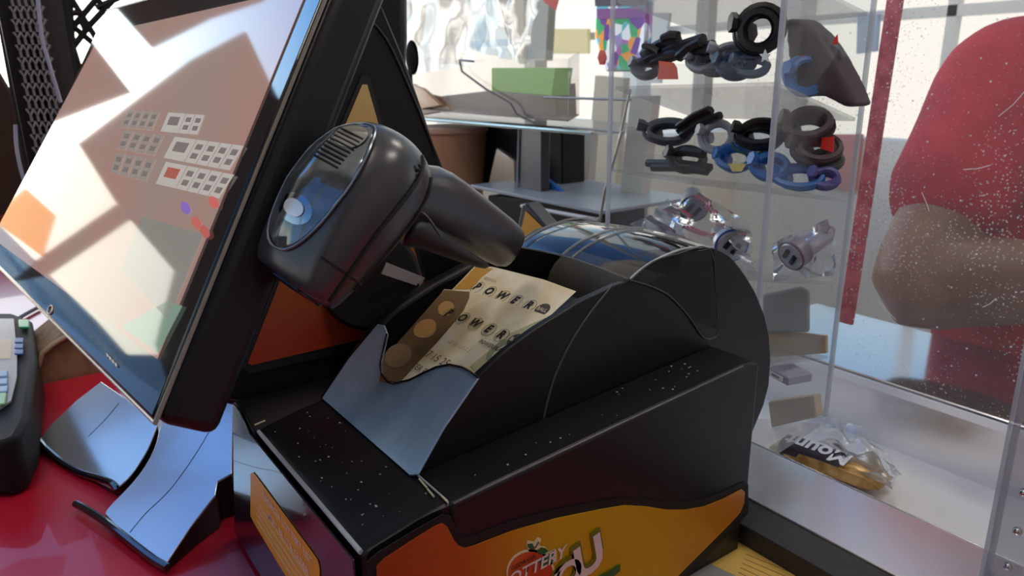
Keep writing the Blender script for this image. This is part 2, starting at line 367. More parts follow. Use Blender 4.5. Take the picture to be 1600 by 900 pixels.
# front plate with a finger notch, sky reflection painted blue into it
pp, pn = (.169, 0, .1425), V((-.050, 0, .047))
plate = [(503, 622), (640, 742), (652, 741), (693, 668), (747, 590), (735, 581), (722, 574), (703, 570), (682, 574), (662, 583), (640, 594), (620, 599), (607, 597), (597, 586), (595, 568), (600, 545), (605, 522), (600, 508), (590, 506), (545, 560)]
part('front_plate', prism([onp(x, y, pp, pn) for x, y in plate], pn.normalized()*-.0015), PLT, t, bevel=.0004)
part('notch_edge', tube([onp(x, y, pp, pn)+pn.normalized()*.0002 for x, y in [(747, 590), (735, 581), (722, 574), (703, 570), (682, 574), (662, 583), (640, 594), (620, 599), (607, 597), (597, 586), (595, 568), (600, 545), (605, 522)]], .0008), GBL, t)
# worn front edge, its bright highlight added as a pale tube
part('worn_edge_glint', tube([(.1218, .3035, .1305), (.1218, .466, .1305)], .0014), EDG, t)
part('deck_crease', tube([(.172, .302, .1412), (.172, .338, .1415)], .0006), EDG, t)
bm = bmesh.new()
for x, y, dx, dy in [(398, 664, 16, -7), (655, 748, 12, 14), (668, 764, 10, 12), (690, 775, 10, 10)]:
    a, b = onz(x, y, .1415), onz(x+dx, y+dy, .1415); tube([a, b], .0006, bm, 5)
part('edge_chip', bm, WEAR, t, kind='stuff')
bm = bmesh.new()
for i in range(42):
    u, v = random.random(), random.random(); p = V((.128+.04*u, .31+.15*v, .1335+.007*u)); s = random.uniform(.0002, .00055)
    obox(bm, p, V((s, 0, 0)), V((0, s*random.uniform(.6, 2), 0)), V((0, 0, .0001)))
for i in range(26):
    p = V((.19+.2*random.random(), .303+.03*random.random(), 0)); p.z = .1425+(p.x-.172)*.073; s = random.uniform(.0002, .0006)
    obox(bm, p, V((s, 0, 0)), V((0, s, 0)), V((0, 0, .0002)))
part('dust_crumb', bm, mat('dust', (.45, .43, .38), .9), t, kind='stuff')
part('ledge_highlight', tube([(.174, .2992, .1405), (.20, .2992, .1428), (.30, .2992, .1507), (.414, .2992, .1592)], .0006), mat('ledge_edge', (.10, .10, .14), .35), t)
# printed side panel
def clipz(p): return V((p.x, p.y, max(p.z, .003)))
ORG = gradient(mat('orange_print', (.8, .3, .02), .35, coat=.15), 'X', [(0, (.30, .045, .008)), (.18, (.40, .09, .006)), (.38, (.54, .34, .004)), (.6, (.52, .33, .004)), (.8, (.50, .21, .006)), (1, (.48, .16, .008))], .125, .43)
pan = [(588, 884), (600, 872), (640, 846), (680, 821), (690, 817), (698, 822), (708, 842), (716, 852), (726, 856), (740, 852), (800, 829), (870, 809), (940, 795), (975, 789), (1010, 791), (1040, 796), (1070, 796), (1100, 791), (1130, 779), (1158, 764), (1163, 768), (1162, 785), (1156, 800), (1140, 818), (1058, 900), (1046, 915), (1036, 925), (588, 1060)]
bord = [(572, 878), (590, 862), (640, 832), (690, 803), (704, 806), (714, 828), (724, 838), (740, 836), (800, 813), (870, 795), (940, 782), (975, 777), (1010, 779), (1040, 784), (1070, 784), (1100, 779), (1130, 767), (1160, 752), (1168, 756), (1168, 800), (1150, 822), (1066, 905), (1050, 925), (1040, 935), (572, 1075)]
part('panel_border', prism([clipz(ony(x, y, .2984)) for x, y in bord], (0, -.0008, 0)), MBL, t)
part('orange_side_panel', prism([clipz(ony(x, y, .2975)) for x, y in pan], (0, -.0006, 0)), ORG, t)
# logo print
def flat(pts, y, m, name, par=PR): return part(name, prism([ony(a, b, y) for a, b in pts], (0, -.0001, 0)), m, par, smooth=0)
def circ_px(cx, cy, rx, ry, n=24, rot=0):
    c, s = math.cos(rot), math.sin(rot)
    return [(cx+rx*math.cos(a)*c-ry*math.sin(a)*s, cy+rx*math.cos(a)*s+ry*math.sin(a)*c) for a in [2*math.pi*k/n for k in range(n)]]
CRM = mat('logo_cream', (.75, .66, .42), .5); PEA = gradient(mat('peach_red', (.6, .06, .02), .5), 'X', [(0, (.32, .015, .006)), (.5, (.55, .12, .02)), (1, (.50, .05, .01))], .195, .225)
GRN = mat('logo_green', (.012, .12, .03), .5); LGW = mat('logo_white', (.68, .64, .64), .5); OLV = mat('logo_olive', (.13, .16, .01), .5)
flat(circ_px(829, 895, 38, 37), .2966, CRM, 'logo_peach_outline')
flat([(822, 852), (824, 844), (834, 846), (840, 839), (846, 842), (842, 852), (852, 854), (858, 862), (867, 857), (870, 862), (869, 875), (860, 884), (838, 895), (830, 870)], .2966, CRM, 'logo_leaf_outline')
flat(circ_px(829, 897, 35, 35), .2963, PEA, 'logo_peach')
flat([(824, 850), (832, 849), (836, 858), (829, 858), (825, 855)], .2963, GRN, 'logo_leaf'); flat([(838, 860), (846, 855), (853, 857), (857, 861), (850, 866), (842, 866)], .2963, GRN, 'logo_leaf')
flat([(841, 846), (843, 847), (837, 857), (835, 856)], .2962, mat('stem', (.12, .10, .10), .5), 'logo_stem')
flat([(852, 869), (866, 859), (867, 874), (858, 882), (845, 889), (842, 876)], .2961, GRN, 'logo_banner')
ex = (ony(865, 868, .2959)-ony(805, 900, .2959)).normalized(); ey = V((0, -1, 0)).cross(ex); ey = -ey if ey.z < 0 else ey
part('logo_word', text_bm('LOTTERY', ony(833, 888, .2959), ex, ey, .0115, bold=.02, shear=.2), LGW, t, smooth=0)
part('logo_small_word', text_bm('GEORGIA', ony(818, 879, .2959), ex, ey, .0042, bold=.01), mat('ink_brown', (.06, .03, .01), .5), t, smooth=0)
ex2 = (ony(945, 850, .2959)-ony(870, 905, .2959)).normalized(); ey2 = V((0, -1, 0)).cross(ex2); ey2 = -ey2 if ey2.z < 0 else ey2
for i, (ch, px, py, s) in enumerate([('Y', 862, 925, .026), ('O', 889, 899, .026), ('U', 921, 873, .034)]):
    part('logo_letter_shadow', text_bm(ch, ony(px-1.5, py-4, .2961), ex2, ey2, s, bold=.075), OLV, t, smooth=0)
    part('logo_letter', text_bm(ch, ony(px, py, .2958), ex2, ey2, s, bold=.035), LGW, t, smooth=0)
flat([(935, 900), (950, 893), (969, 881), (969, 892), (955, 904), (935, 912)], .2960, GRN, 'logo_swoosh')
# sticker on the front panel
LAB = mat('orange_sticker', (.95, .46, .03), .45)
def onfront(x, y): return onx(x, y, .1165)
lab = [(392, 740), (396, 738), (402, 745), (488, 862), (497, 875), (500, 888), (500, 950), (470, 958), (453, 910), (398, 818), (392, 806)]
part('orange_sticker', prism([onfront(x, y) for x, y in lab], (-.0003, 0, 0)), LAB, t)
INK = mat('sticker_ink', (.95, .88, .80), .5)
exl = V((0, -1, 0)); eyl = V((0, 0, 1))
o_ = V((-.0006, 0, 0))
part('sticker_lettering', text_bm('GEORGIA LOTTERY LIST', onfront(448, 822)+o_, exl, eyl, .0082, bold=.012), INK, t, smooth=0)
part('sticker_lettering', text_bm('MUST BE 17 & OLDER', onfront(450, 846)+o_, exl, eyl, .0078, bold=.01), INK, t, smooth=0)
bm = bmesh.new()
for k in range(4):
    a, b = onfront(403, 783+k*10), onfront(492, 916+k*13)
    tube([a+o_*.5, b+o_*.5], .0008, bm, 4)
part('sticker_small_print', bm, mat('sticker_pale_print', (.92, .70, .42), .5), t)

# ------------------------------------------------------------------ tickets
tp, tn = V((.205, 0, .1735)), V((-.052, 0, .092)).normalized()
def ont(x, y, up=0): return onp(x, y, tp + tn*up, tn)
exT = (ont(850, 488)-ont(742, 450)).normalized(); eyT = tn.cross(exT).normalized()
CRT = noise_mix(mat('ticket_cream', (.88, .78, .58), .6), (.84, .70, .45), (.92, .85, .68), 45)
INKB = mat('ticket_ink', (.02, .015, .012), .5)
def ticket_word(par, pts, up, ball):
    bm = bmesh.new(); rg = bmesh.new()
    for ch, (x, y) in zip('POWER', pts):
        text_bm(ch, ont(x, y, up+.0003), exT, eyT, .0093, bm=bm, bold=.04, shear=.15)
        c = ont(x+1, y+1, up+.0002); tube([c+exT*.0053*math.cos(a)+eyT*.0056*math.sin(a) for a in [2*math.pi*k/20 for k in range(20)]], .00018, rg, 4, closed=True)
    part('bold_lettering', bm, INKB, par, smooth=0); part('ball_outline', rg, mat('outline_ink', (.22, .17, .10), .6), par)
    c = ont(*ball, up+.0002)
    part('dark_ball', prism([c+exT*.0058*math.cos(a)+eyT*.0058*math.sin(a) for a in [2*math.pi*k/24 for k in range(24)]], tn*.0001), mat('ball_brown', (.075, .055, .045), .5), par, smooth=0)
    part('ball_lettering', text_bm('BALL', ont(*ball, up+.0004), exT, eyT, .0042, bold=.01), CRT, par, smooth=0)
t = thing('lottery_ticket', 'cream lottery ticket, the rear one, sticking up behind the other in the printer', 'ticket', ont(830, 500), None)
def clipt(p): return V((p.x, min(max(p.y, .3442), .4612), p.z))
def tpoly(pts, up, m, name, par): return part(name, prism([clipt(ont(x, y, up)) for x, y in pts], tn*.00012), m, par, smooth=0)
tpoly([(742, 416), (770, 417), (850, 437), (940, 469), (800, 560), (690, 470)], 0, CRT, 'paper', t)
tpoly([(743, 417), (770, 420), (752, 434), (736, 452), (712, 452), (706, 455)], .0002, mat('ticket_orange', (.62, .33, .06), .6), 'orange_corner', t)
part('faint_lettering', text_bm('GEORGIA', ont(766, 437, .0003), exT, eyT, .0036), mat('pale_ink', (.5, .42, .28), .6), t, smooth=0)
ticket_word(t, [(745, 448), (764, 455), (784, 462), (804, 469), (826, 477)], 0, (847, 484))
t = thing('lottery_ticket', 'cream lottery ticket, the front one, with brown ball artwork down its left side', 'ticket', ont(700, 560), None)
tpoly([(694, 452), (735, 455), (880, 503), (770, 592), (690, 588), (625, 604), (590, 596)], .0008, CRT, 'paper', t)
BRN = gradient(mat('ticket_brown', (.2, .11, .05), .6), 'X', [(0, (.20, .12, .06)), (.5, (.13, .075, .035)), (1, (.24, .15, .07))], .19, .27)
tpoly([(694, 453), (734, 456), (733, 466), (724, 486), (706, 508), (684, 534), (655, 564), (632, 590), (620, 603), (592, 596), (600, 560)], .0011, BRN, 'brown_artwork', t)
for (x, y, rx, ry, c) in [(697, 482, 13, 11, (.55, .33, .12)), (664, 513, 19, 13, (.50, .27, .10)), (668, 517, 14, 10, (.36, .25, .14)), (622, 556, 22, 18, (.26, .17, .10)), (700, 486, 8, 7, (.38, .26, .12))]:
    tpoly(circ_px(x, y, rx, ry, 20, -.5), .0013+.00004*random.random(), mat('art_ball_%d' % x, c, .6), 'printed_ball', t)
tpoly([(850, 500), (795, 522), (735, 572), (760, 594), (800, 560), (862, 500)], .0011, mat('ticket_green', (.55, .55, .34), .6), 'green_artwork', t)
tpoly(circ_px(782, 548, 26, 12, 20, -.6), .0013, mat('ticket_ring', (.30, .34, .22), .6), 'printed_ring', t)
tpoly(circ_px(784, 550, 19, 7, 20, -.6), .0015, mat('ticket_ring_inner', (.66, .64, .50), .6), 'printed_ring', t)
ticket_word(t, [(701, 489), (722, 497), (742, 505), (763, 514), (783, 523)], .0014, (805, 532))
part('digit_lettering', text_bm('05 07 15 25', ont(674, 556, .0017), exT, eyT, .0085), mat('faded_ink', (.10, .08, .06), .6), t, smooth=0)
part('digit_lettering', text_bm('POWER PLAY', ont(768, 541, .0017), exT, eyT, .0042, bold=.02), mat('faded_ink', (.10, .08, .06), .6), t, smooth=0)
part('digit_lettering', text_bm('TER P', ont(655, 576, .0017), exT, eyT, .0065), mat('faded_ink', (.10, .08, .06), .6), t, smooth=0)
part('faint_lettering', text_bm('22 08 32912 5', ont(718, 541, .0017), exT, eyT, .0042), mat('pale_ink', (.5, .42, .28), .6), t, smooth=0)

# ================================================================== MONITOR
s0 = .314
TL, BL, BR, TR = U(165, 15, 2.063*s0), U(-15, 405, 1.931*s0), U(235, 655, s0), U(534, -85, 1.132*s0)
mn = (BR-BL).cross(TL-BL).normalized(); mn = -mn if mn.x > 0 else mn
t = thing('touch_screen_monitor', 'tilted black touch screen monitor showing a beige ticket menu', 'monitor', (.2, .5, 0))
MON = t
def onm(x, y, up=0): return onp(x, y, BR + mn*up, mn)
ctr = (TL+BR)/2
def grow(p, k): return ctr + (p-ctr)*k
part('housing', prism([grow(p, 1.012)-mn*.0035 for p in (TL, BL, BR, TR)], -mn*.028), BLK, t, bevel=.006, seg=3)
part('bezel', prism([p-mn*.0035 for p in (TL, BL, BR, TR)], mn*.0030), GBL, t, bevel=.0015)
part('bezel_rim', tube([grow(p, 1.006)-mn*.002 for p in (TL, BL, BR, TR)], .0012, closed=True), mat('rim_bright', (.30, .28, .26), .25, metal=.6), t)
# rear bulge of the housing
hb = [grow(p, .8)-mn*.031 for p in (TL, BL, BR, TR)]; hb2 = [grow(p, .55)-mn*.055 for p in (TL, BL, BR, TR)]
part('rear_cover', loft([hb, hb2]), BLK, t, bevel=.008, seg=3)
# display picture (glass-fronted, self-lit)
def screen_mat(name, c, s=1.0):
    return mat('screen_'+name, (.01, .01, .01), .04, emit=c, es=s, coat=0)
SCR = screen_mat('beige', (.30, .185, .165), .85)
tt = SCR.node_tree; g = N(tt, 'ShaderNodeTexCoord'); no = N(tt, 'ShaderNodeTexNoise'); no.inputs['Scale'].default_value = 9; r = N(tt, 'ShaderNodeValToRGB')
tt.links.new(g.outputs['Object'], no.inputs[0]); tt.links.new(no.outputs[0], r.inputs[0]); tt.links.new(r.outputs[0], bsdf(SCR).inputs['Emission Color'])
r.color_ramp.elements[0].position = .3; r.color_ramp.elements[0].color = (.36, .20, .17, 1); r.color_ramp.elements[1].position = .7; r.color_ramp.elements[1].color = (.30, .23, .20, 1)
act = [(158, 52), (-12, 372), (246, 561), (482, -20)]
scr = part('display', prism([onm(x, y, .0) for x, y in act], mn*.0002), SCR, t, smooth=0)
def sq(a, b, c, d, m, name, up=.0005): return part(name, prism([onm(*p, up) for p in (a, b, c, d)], mn*.00004), m, scr, smooth=0)
def lerp(a, b, k): return (a[0]+(b[0]-a[0])*k, a[1]+(b[1]-a[1])*k)
TILE = screen_mat('tile', (.46, .43, .40), .85); TILD = screen_mat('tile_dim', (.30, .26, .23), .8); TXT = screen_mat('tile_text', (.20, .17, .17), .8); TRED = screen_mat('tile_red', (.36, .10, .07), .9)
for row, (a, b, c, d) in enumerate([((201, 171), (349, 182), (188, 199), (338, 213)), ((195, 203), (381, 228), (182, 232), (358, 266)), ((182, 238), (366, 273), (172, 270), (342, 310))]):
    cols = [(.0, .075), (.085, .16), (.17, .245), (.255, .33), (.42, .60), (.61, .70), (.71, .80), (.81, .90), (.91, 1.0)]
    for k, (u, v) in enumerate(cols):
        if row == 0 and k > 6: continue
        m_ = TILD if k < 4 else TILE
        tile = sq(lerp(a, b, u), lerp(a, b, v), lerp(c, d, v), lerp(c, d, u), m_, 'menu_tile')
        for q in ((.18, .42), (.58, .82)):
            if k == 4:
                if q[0] > .5: continue
                q = (.2, .65)
            P = [lerp(lerp(a, b, u+(v-u)*f), lerp(c, d, u+(v-u)*f), h) for f, h in ((.2, q[0]), (.8, q[0]), (.8, q[1]), (.2, q[1]))]
            o = sq(*P, TRED if (row == 2 and k == 4) else TXT, 'tile_text', .0008)
            o.parent = scr
sq((222, 338), (318, 366), (262, 500), (190, 420), screen_mat('panel_grey', (.24, .23, .21), .85), 'menu_panel')
sq((262, 470), (285, 478), (247, 552), (190, 510), screen_mat('panel_green', (.20, .30, .24), .8), 'menu_panel')
for (x, y, c) in [(290, 325, (.25, .15, .5)), (307, 348, (.55, .14, .12)), (334, 316, (.6, .14, .12)), (320, 362, (.5, .12, .1))]:
    part('menu_icon', prism([onm(px, py, .0005) for px, py in circ_px(x, y, 7, 11, 12, -.5)], mn*.00004), screen_mat('icon_%d' % x, c, .8), scr, smooth=0)
# bezel marks
part('bezel_mark', tube([onm(px, py, 0) for px, py in circ_px(78, 484, 3.5, 7, 12, .3)], .0005, closed=True, seg=5), WHITE, t)
bm = bmesh.new()
for k in range(4): tube([onm(167+k*4.5, 553+k*5, 0), onm(169+k*4.5, 558+k*5, 0)], .0005, bm, 5)
part('bezel_mark', bm, WHITE, t)
# tower behind the screen: black frame round a printed triangle
TY = .512
def yy(pts, y=TY): return [ony(a, b, y) for a, b in pts]
tower = [(300, 620), (545, -60), (575, -30), (603, 20), (640, 110), (668, 190), (692, 262), (730, 380), (760, 520), (640, 640), (480, 640)]
part('tower_frame', prism(yy(tower), (0, .05, 0)), BLK, t, bevel=.003)
TRI = gradient(mat('printed_triangle', (.6, .3, .05), .4, coat=.2), 'Z', [(0, (.42, .05, .015)), (.25, (.40, .10, .012)), (.45, (.38, .17, .015)), (.8, (.72, .47, .14)), (1, (.80, .60, .24))], .175, .35)
part('triangle_border', prism(yy([(564, 118), (576, 118), (700, 560), (560, 545), (390, 583), (376, 572), (384, 550)], TY-.0002), (0, -.0012, 0)), mat('border_grey', (.022, .022, .026), .35), t)
part('printed_triangle', prism(yy([(566, 132), (573, 132), (690, 540), (560, 531), (393, 570), (387, 567), (440, 430)], TY-.0016), (0, -.0008, 0)), TRI, t)
part('tower_boss', cyl(ony(577, 436, TY-.0026), ony(577, 436, TY-.016), .040, .038, 32), MBL, t, bevel=.002)
part('tower_edge', tube(spline(yy([(560, 15), (603, 60), (645, 150), (690, 262)], TY-.001), 4), .0009), mat('edge_dim', (.05, .05, .055), .3), t)
part('hinge_arm', loft([[ony(a, b, TY+.01) for a, b in [(575, -40), (635, -40), (636, 60), (632, 130), (600, 90)]], [ony(a, b, TY+.05) for a, b in [(575, -40), (635, -40), (636, 60), (632, 130), (600, 90)]]]), BLK, t, bevel=.006, seg=3)
# stand base: two swept wings, pale sky reflection in their colour, black glossy lips
def zz(pts, z): return [onz(a, b, z) for a, b in pts]
GLB = mat('lip_gloss', (.012, .012, .016), .06, coat=1)
def plane3(a, b, c): return a, (b-a).cross(c-a).normalized()
def wing(px, pl, lip, name, grooves):
    pts = [onp(x, y, *pl) for x, y in px]
    part(name, prism(pts, (0, 0, -.002)), STND, t, bevel=.0006)
    bm = bmesh.new(); top = [p-V((0, 0, .0021)) for p in pts]; bot = [V((p.x, p.y, 0)) for p in pts]
    A = [bm.verts.new(p) for p in top]; B = [bm.verts.new(p) for p in bot]
    for tr in tessellate_polygon([[V((p.x, p.y, 0)) for p in pts]]): bm.faces.new([A[k] for k in tr]); bm.faces.new([B[k] for k in tr])
    for k in range(len(A)): bm.faces.new((A[k], A[k-1], B[k-1], B[k]))
    part('wing_body', bm, BLK, t)
    up = pl[1]*(1 if pl[1].z > 0 else -1)
    part('wing_lip', tube(spline([onp(x, y, *pl)+V((0, 0, .0005)) for x, y in lip], 5), .0032), GLB, t)
    for g in grooves: part('wing_groove', tube(spline([onp(x, y, *pl)+up*.0001 for x, y in g], 4), .0003, seg=5), MBL, t)
plA = plane3(onz(118, 788, .006), onz(264, 889, .006), onz(364, 632, .062))
pxa = [(p.x, p.y) for p in spline([V((x, y, 0)) for x, y in [(300, 612), (287, 632), (262, 652), (250, 668), (243, 695), (228, 726), (205, 756), (172, 790), (164, 802)]], 4)]
wing(pxa + [(185, 824), (220, 856), (258, 883), (300, 820), (336, 774), (340, 752), (362, 740), (364, 632)], plA, [(118, 788), (140, 800), (175, 824), (210, 852), (240, 875), (262, 888)], 'base_wing', [[(351, 626), (318, 690), (270, 760), (228, 802), (203, 832)]])
plB = plane3(onz(62, 692, .006), onz(180, 765, .006), onz(240, 620, .055))
pxb = [(p.x, p.y) for p in spline([V((x, y, 0)) for x, y in [(180, 765), (205, 742), (230, 704), (246, 664)]], 4)]
wing([(158, 596), (120, 625), (80, 663), (62, 686), (85, 712), (120, 735), (150, 750)] + pxb + [(200, 625)], plB, [(38, 632), (44, 655), (60, 688), (90, 718), (122, 738), (155, 748), (176, 757), (184, 768)], 'base_wing', [[(186, 630), (165, 655), (138, 682)]])
part('base_hub', prism([onz(a, b, .030) for a, b in [(240, 640), (365, 634), (480, 560), (420, 540), (330, 560)]], (0, 0, .09)), BLK, t, bevel=.004)

# ================================================================== BARCODE SCANNER
t = thing('barcode_scanner', 'black handheld barcode scanner hanging nose down in front of the tower', 'scanner', U(560, 330, .43))
def cv(x, y, z): return R @ V((x, y, z))
ax = cv(.56, .83, -.13).normalized(); tp_ = cv(-.40, .34, .85); tp_ = (tp_-ax*tp_.dot(ax)).normalized(); sd = ax.cross(tp_).normalized()
D = .350; px2m = D/F
HC = U(541, 322, D)
L = 143*px2m
def head_ring(u, hs, ht, off=0, n=24, p=2.4): return ell(HC + ax*u*L + tp_*off, sd*hs, tp_*ht, n, p)
prof = [(a, b*.84, c*.80, d) for a, b, c, d in [(-1.02, .0305, .016, .001), (-1.0, .033, .019, .001), (-.85, .0345, .0225, .001), (-.5, .0355, .0275, 0), (-.1, .037, .031, 0), (.3, .0375, .032, -.001), (.62, .0345, .030, -.002), (.82, .028, .025, -.003), (.95, .018, .017, -.004), (1.0, .008, .008, -.005)]]
SCN = mat('scanner_plastic', (.035, .035, .045), .30, spec=.7, coat=.35)
bsdf(SCN).inputs['Coat Roughness'].default_value = .22
part('head', loft([head_ring(*q) for q in prof]), SCN, t, sub=2)
part('nose_window', loft([head_ring(-1.0, .0215, .0115, .001), head_ring(-1.06, .0215, .0115, .001)]), GBL, t, bevel=.001)
# seams around the head
SEAM = mat('scanner_seam', (.004, .004, .005), .5)
def head_pt(u, ang, k=1.0):
    for a, b in zip(prof, prof[1:]):
        if a[0] <= u <= b[0]:
            f = (u-a[0])/(b[0]-a[0]); hs, ht, off = (a[i]+(b[i]-a[i])*f for i in (1, 2, 3)); break
    c, s = math.cos(ang), math.sin(ang); p = 2.4
    return HC + ax*u*L + tp_*off + (sd*hs*math.copysign(abs(c)**(2/p), c) + tp_*ht*math.copysign(abs(s)**(2/p), s))*k
part('seam', tube([head_pt(-.95+1.85*i/24, .15-.5*(i/24-.5)**2, 1.0) for i in range(25)], .0009, seg=6), SEAM, t)
part('seam', tube([head_pt(-.72+1.5*i/24, -.35, .995) for i in range(25)], .0007, seg=6), SEAM, t)
part('nose_seam', tube([head_pt(-.62, a, .997) for a in [-.9+1.7*i/12 for i in range(13)]], .0006, seg=6), SEAM, t)
# glossy oval badge panel on top
TEAL = noise_mix(mat('scanner_gloss_panel', (.16, .19, .21), .08, metal=.7, coat=1), (.13, .16, .17), (.22, .25, .27), 80)
bm = bmesh.new(); rg = []
for k in range(28):
    a = 2*math.pi*k/28; rg.append((.12+.80*math.cos(a), math.sin(a)))
def top_pt(u, v, k):
    ang = math.pi/2 + .02 - v*.56; return head_pt(max(-.99, min(.98, u)), ang, k)
rings = []
for s in (1.0, .97, .6, .2):
    rings.append([top_pt(.02+.80*s*math.cos(2*math.pi*k/28), .93*s*math.sin(2*math.pi*k/28), 1.0 if s == 1.0 else 1.045) for k in range(28)])
part('gloss_panel', loft(rings), TEAL, t)
part('panel_rim', tube([top_pt(.02+.82*math.cos(2*math.pi*k/40), .95*math.sin(2*math.pi*k/40), 1.03) for k in range(40)], .0006, closed=True, seg=6), mat('rim_silver', (.25, .28, .32), .25, metal=.6), t)
def top_c(u, v, k=1.07): return top_pt(u, v, k)
rg = [[top_c(-.36+.15*s*math.cos(a), .52*s*math.sin(a), 1.05+.03*(1-s)) for a in [2*math.pi*k/24 for k in range(24)]] for s in (1, .75, .3)]
badge = part('badge', loft(rg), mat('badge_chrome', (.5, .55, .6), .1, metal=1), t)
part('badge_mark', loft([[top_c(-.36+.085*s*math.cos(a), .27*s*math.sin(a), 1.085+.01*(1-s)) for a in [2*math.pi*k/16 for k in range(16)]] for s in (1, .5)]), mat('badge_white', (.85, .88, .9), .2, metal=.5), badge)
bm = bmesh.new()
for k in range(9):
    u = .22+.05*k; tube([top_c(u, v, 1.052) for v in [-.35+.7*i/8 for i in range(9)]], .0005, bm, 5)
part('speaker_slots', bm, SEAM, t)
rg = [[top_c(.60+.16*s*math.cos(a), .42*s*math.sin(a), 1.05+.01*(1-s)) for a in [2*math.pi*k/20 for k in range(20)]] for s in (1, .6)]
part('status_lens', loft(rg), mat('status_lens', (.35, .34, .30), .1, metal=.4, coat=1), t)
# vent dots at the rear
bm = bmesh.new()
for x, y in ((650, 274), (653, 266), (656, 259)):
    p = U(x, y, D-.012); bmesh.ops.create_icosphere(bm, subdivisions=1, radius=.0011, matrix=Matrix.Translation(p))
part('rear_vent_dots', bm, SEAM, t)
# handle running away to the right, down to the printer
hd = [((622, 318), 60, .372), ((668, 318), 60, .388), ((712, 338), 52, .41), ((752, 362), 45, .435), ((790, 386), 40, .46), ((822, 407), 36, .482)]
HDL = []
for i, ((x, y), rpx, d) in enumerate(hd):
    c = U(x-12, y-12, d); a = cv(.50, .86, 0)*rpx*d/F; b = cv(.3, -.2, .9).normalized()*.019*(1-.07*i)
    HDL.append(ell(c, a, b, 20, 2.3))
part('handle', loft(HDL), SCN, t, sub=1)
part('trigger', loft([ell(U(x, y, d), cv(.5, .86, 0)*r*d/F, cv(.2, -.1, .95)*.008, 14) for x, y, r, d in [(632, 365, 26, .366), (660, 365, 24, .374), (695, 385, 17, .39), (735, 405, 10, .415), (765, 418, 6, .437)]]), mat('trigger_plastic', (.012, .012, .014), .5), t, sub=1)
part('grip_seam', tube(spline([U(x, y, .360) for x, y in [(630, 362), (642, 345), (658, 333), (672, 345), (690, 372)]], 5), .0008, seg=6), mat('seam_soft', (.06, .055, .075), .4), t)
o = link('grey_slip', prism([ony(a, b, .480) for a, b in [(596, 428), (604, 410), (664, 434), (656, 448)]], (0, .001, 0)), mat('slip_grey', (.38, .36, .38), .6)); tag(o, 'pale grey paper slip tucked behind the scanner above the printer', 'paper slip')
# ================================================================== small papers behind the scanner
# ================================================================== PAPERS / BAGS ON THE COUNTER
t = thing('paper_bag_stack', 'folded brown paper bags tucked between the stand and the printer', 'paper bags', onz(352, 880, 0))
for k, (dx, nm) in enumerate([(0, 0), (7, 0), (14, 0), (21, 0)]):
    pts = [(341+dx*.9, 752-dx*.35), (347+dx*.9, 750-dx*.35), (345+dx*.9, 800), (341+dx*.8, 900), (327+dx, 900), (334+dx*.9, 820)]
    part('folded_bag', prism([ony(a, b, .62+.002*k) for a, b in pts], (0, .0015, 0)), KRAFT, t)
t = thing('cardboard_box', 'open brown cardboard box on the red counter behind the monitor corner', 'box', onz(110, 600, 0))
part('box_side', prism([ony(a, b, 1.02) for a, b in [(62, 560), (108, 522), (190, 540), (215, 575), (70, 628), (60, 600)]], (0, .12, 0)), KRAFT, t, bevel=.001)
part('box_rim', tube([ony(a, b, 1.018) for a, b in [(58, 575), (66, 552), (84, 537), (110, 522)]], .003), mat('card_edge', (.55, .42, .28), .8), t)
# card terminal
t = thing('card_terminal', 'black card payment terminal with blue keys at the left edge of the counter', 'card terminal', onz(10, 680, 0))
def kz(pts, z): return [onz(a, b, z) for a, b in pts]
part('body', prism(kz([(-60, 520), (-60, 690), (0, 692), (30, 680), (46, 650), (58, 560), (50, 500), (20, 488), (-40, 488)], .055), (0, 0, -.054)), MBL, t, bevel=.006, seg=3)
part('face_plate', prism(kz([(-60, 500), (-60, 640), (0, 641), (18, 628), (27, 590), (27, 560), (22, 500)], .056), (0, 0, .002)), mat('terminal_grey', (.45, .46, .5), .4), t)
part('display', prism(kz([(-40, 532), (18, 530), (16, 560), (-40, 562)], .0582), (0, 0, .0006)), mat('lcd', (.02, .02, .02), .1, emit=(.55, .52, .45), es=.7), t)
for k in range(3): part('blue_key', prism(kz([(24, 530+k*9), (37, 530+k*9), (36, 537+k*9), (23, 537+k*9)], .0575), (0, 0, .002)), mat('blue_key', (.05, .16, .5), .35), t, bevel=.0006)
for k in range(3): part('number_key', prism(kz([(-12, 584+k*12), (13, 582+k*12), (12, 591+k*12), (-12, 593+k*12)], .0582), (0, 0, .003)), mat('pale_blue_key', (.35, .55, .85), .35), t, bevel=.001)
part('green_key', prism(kz([(-12, 619), (11, 617), (9, 634), (-12, 638)], .0582), (0, 0, .003)), mat('green_key_pale', (.3, .62, .32), .35), t, bevel=.001)
part('green_button', prism(kz([(29, 502), (46, 502), (46, 514), (30, 514)], .0575), (0, 0, .003)), mat('green_button', (.02, .45, .18), .3), t, bevel=.001)
tag(link('power_cable', tube(spline([onz(*p, .004) for p in [(60, 480), (25, 500), (5, 520), (-30, 540)]], 5), .003), mat('cable_grey', (.12, .12, .13), .4)), 'grey cable lying behind the card terminal', 'cable')
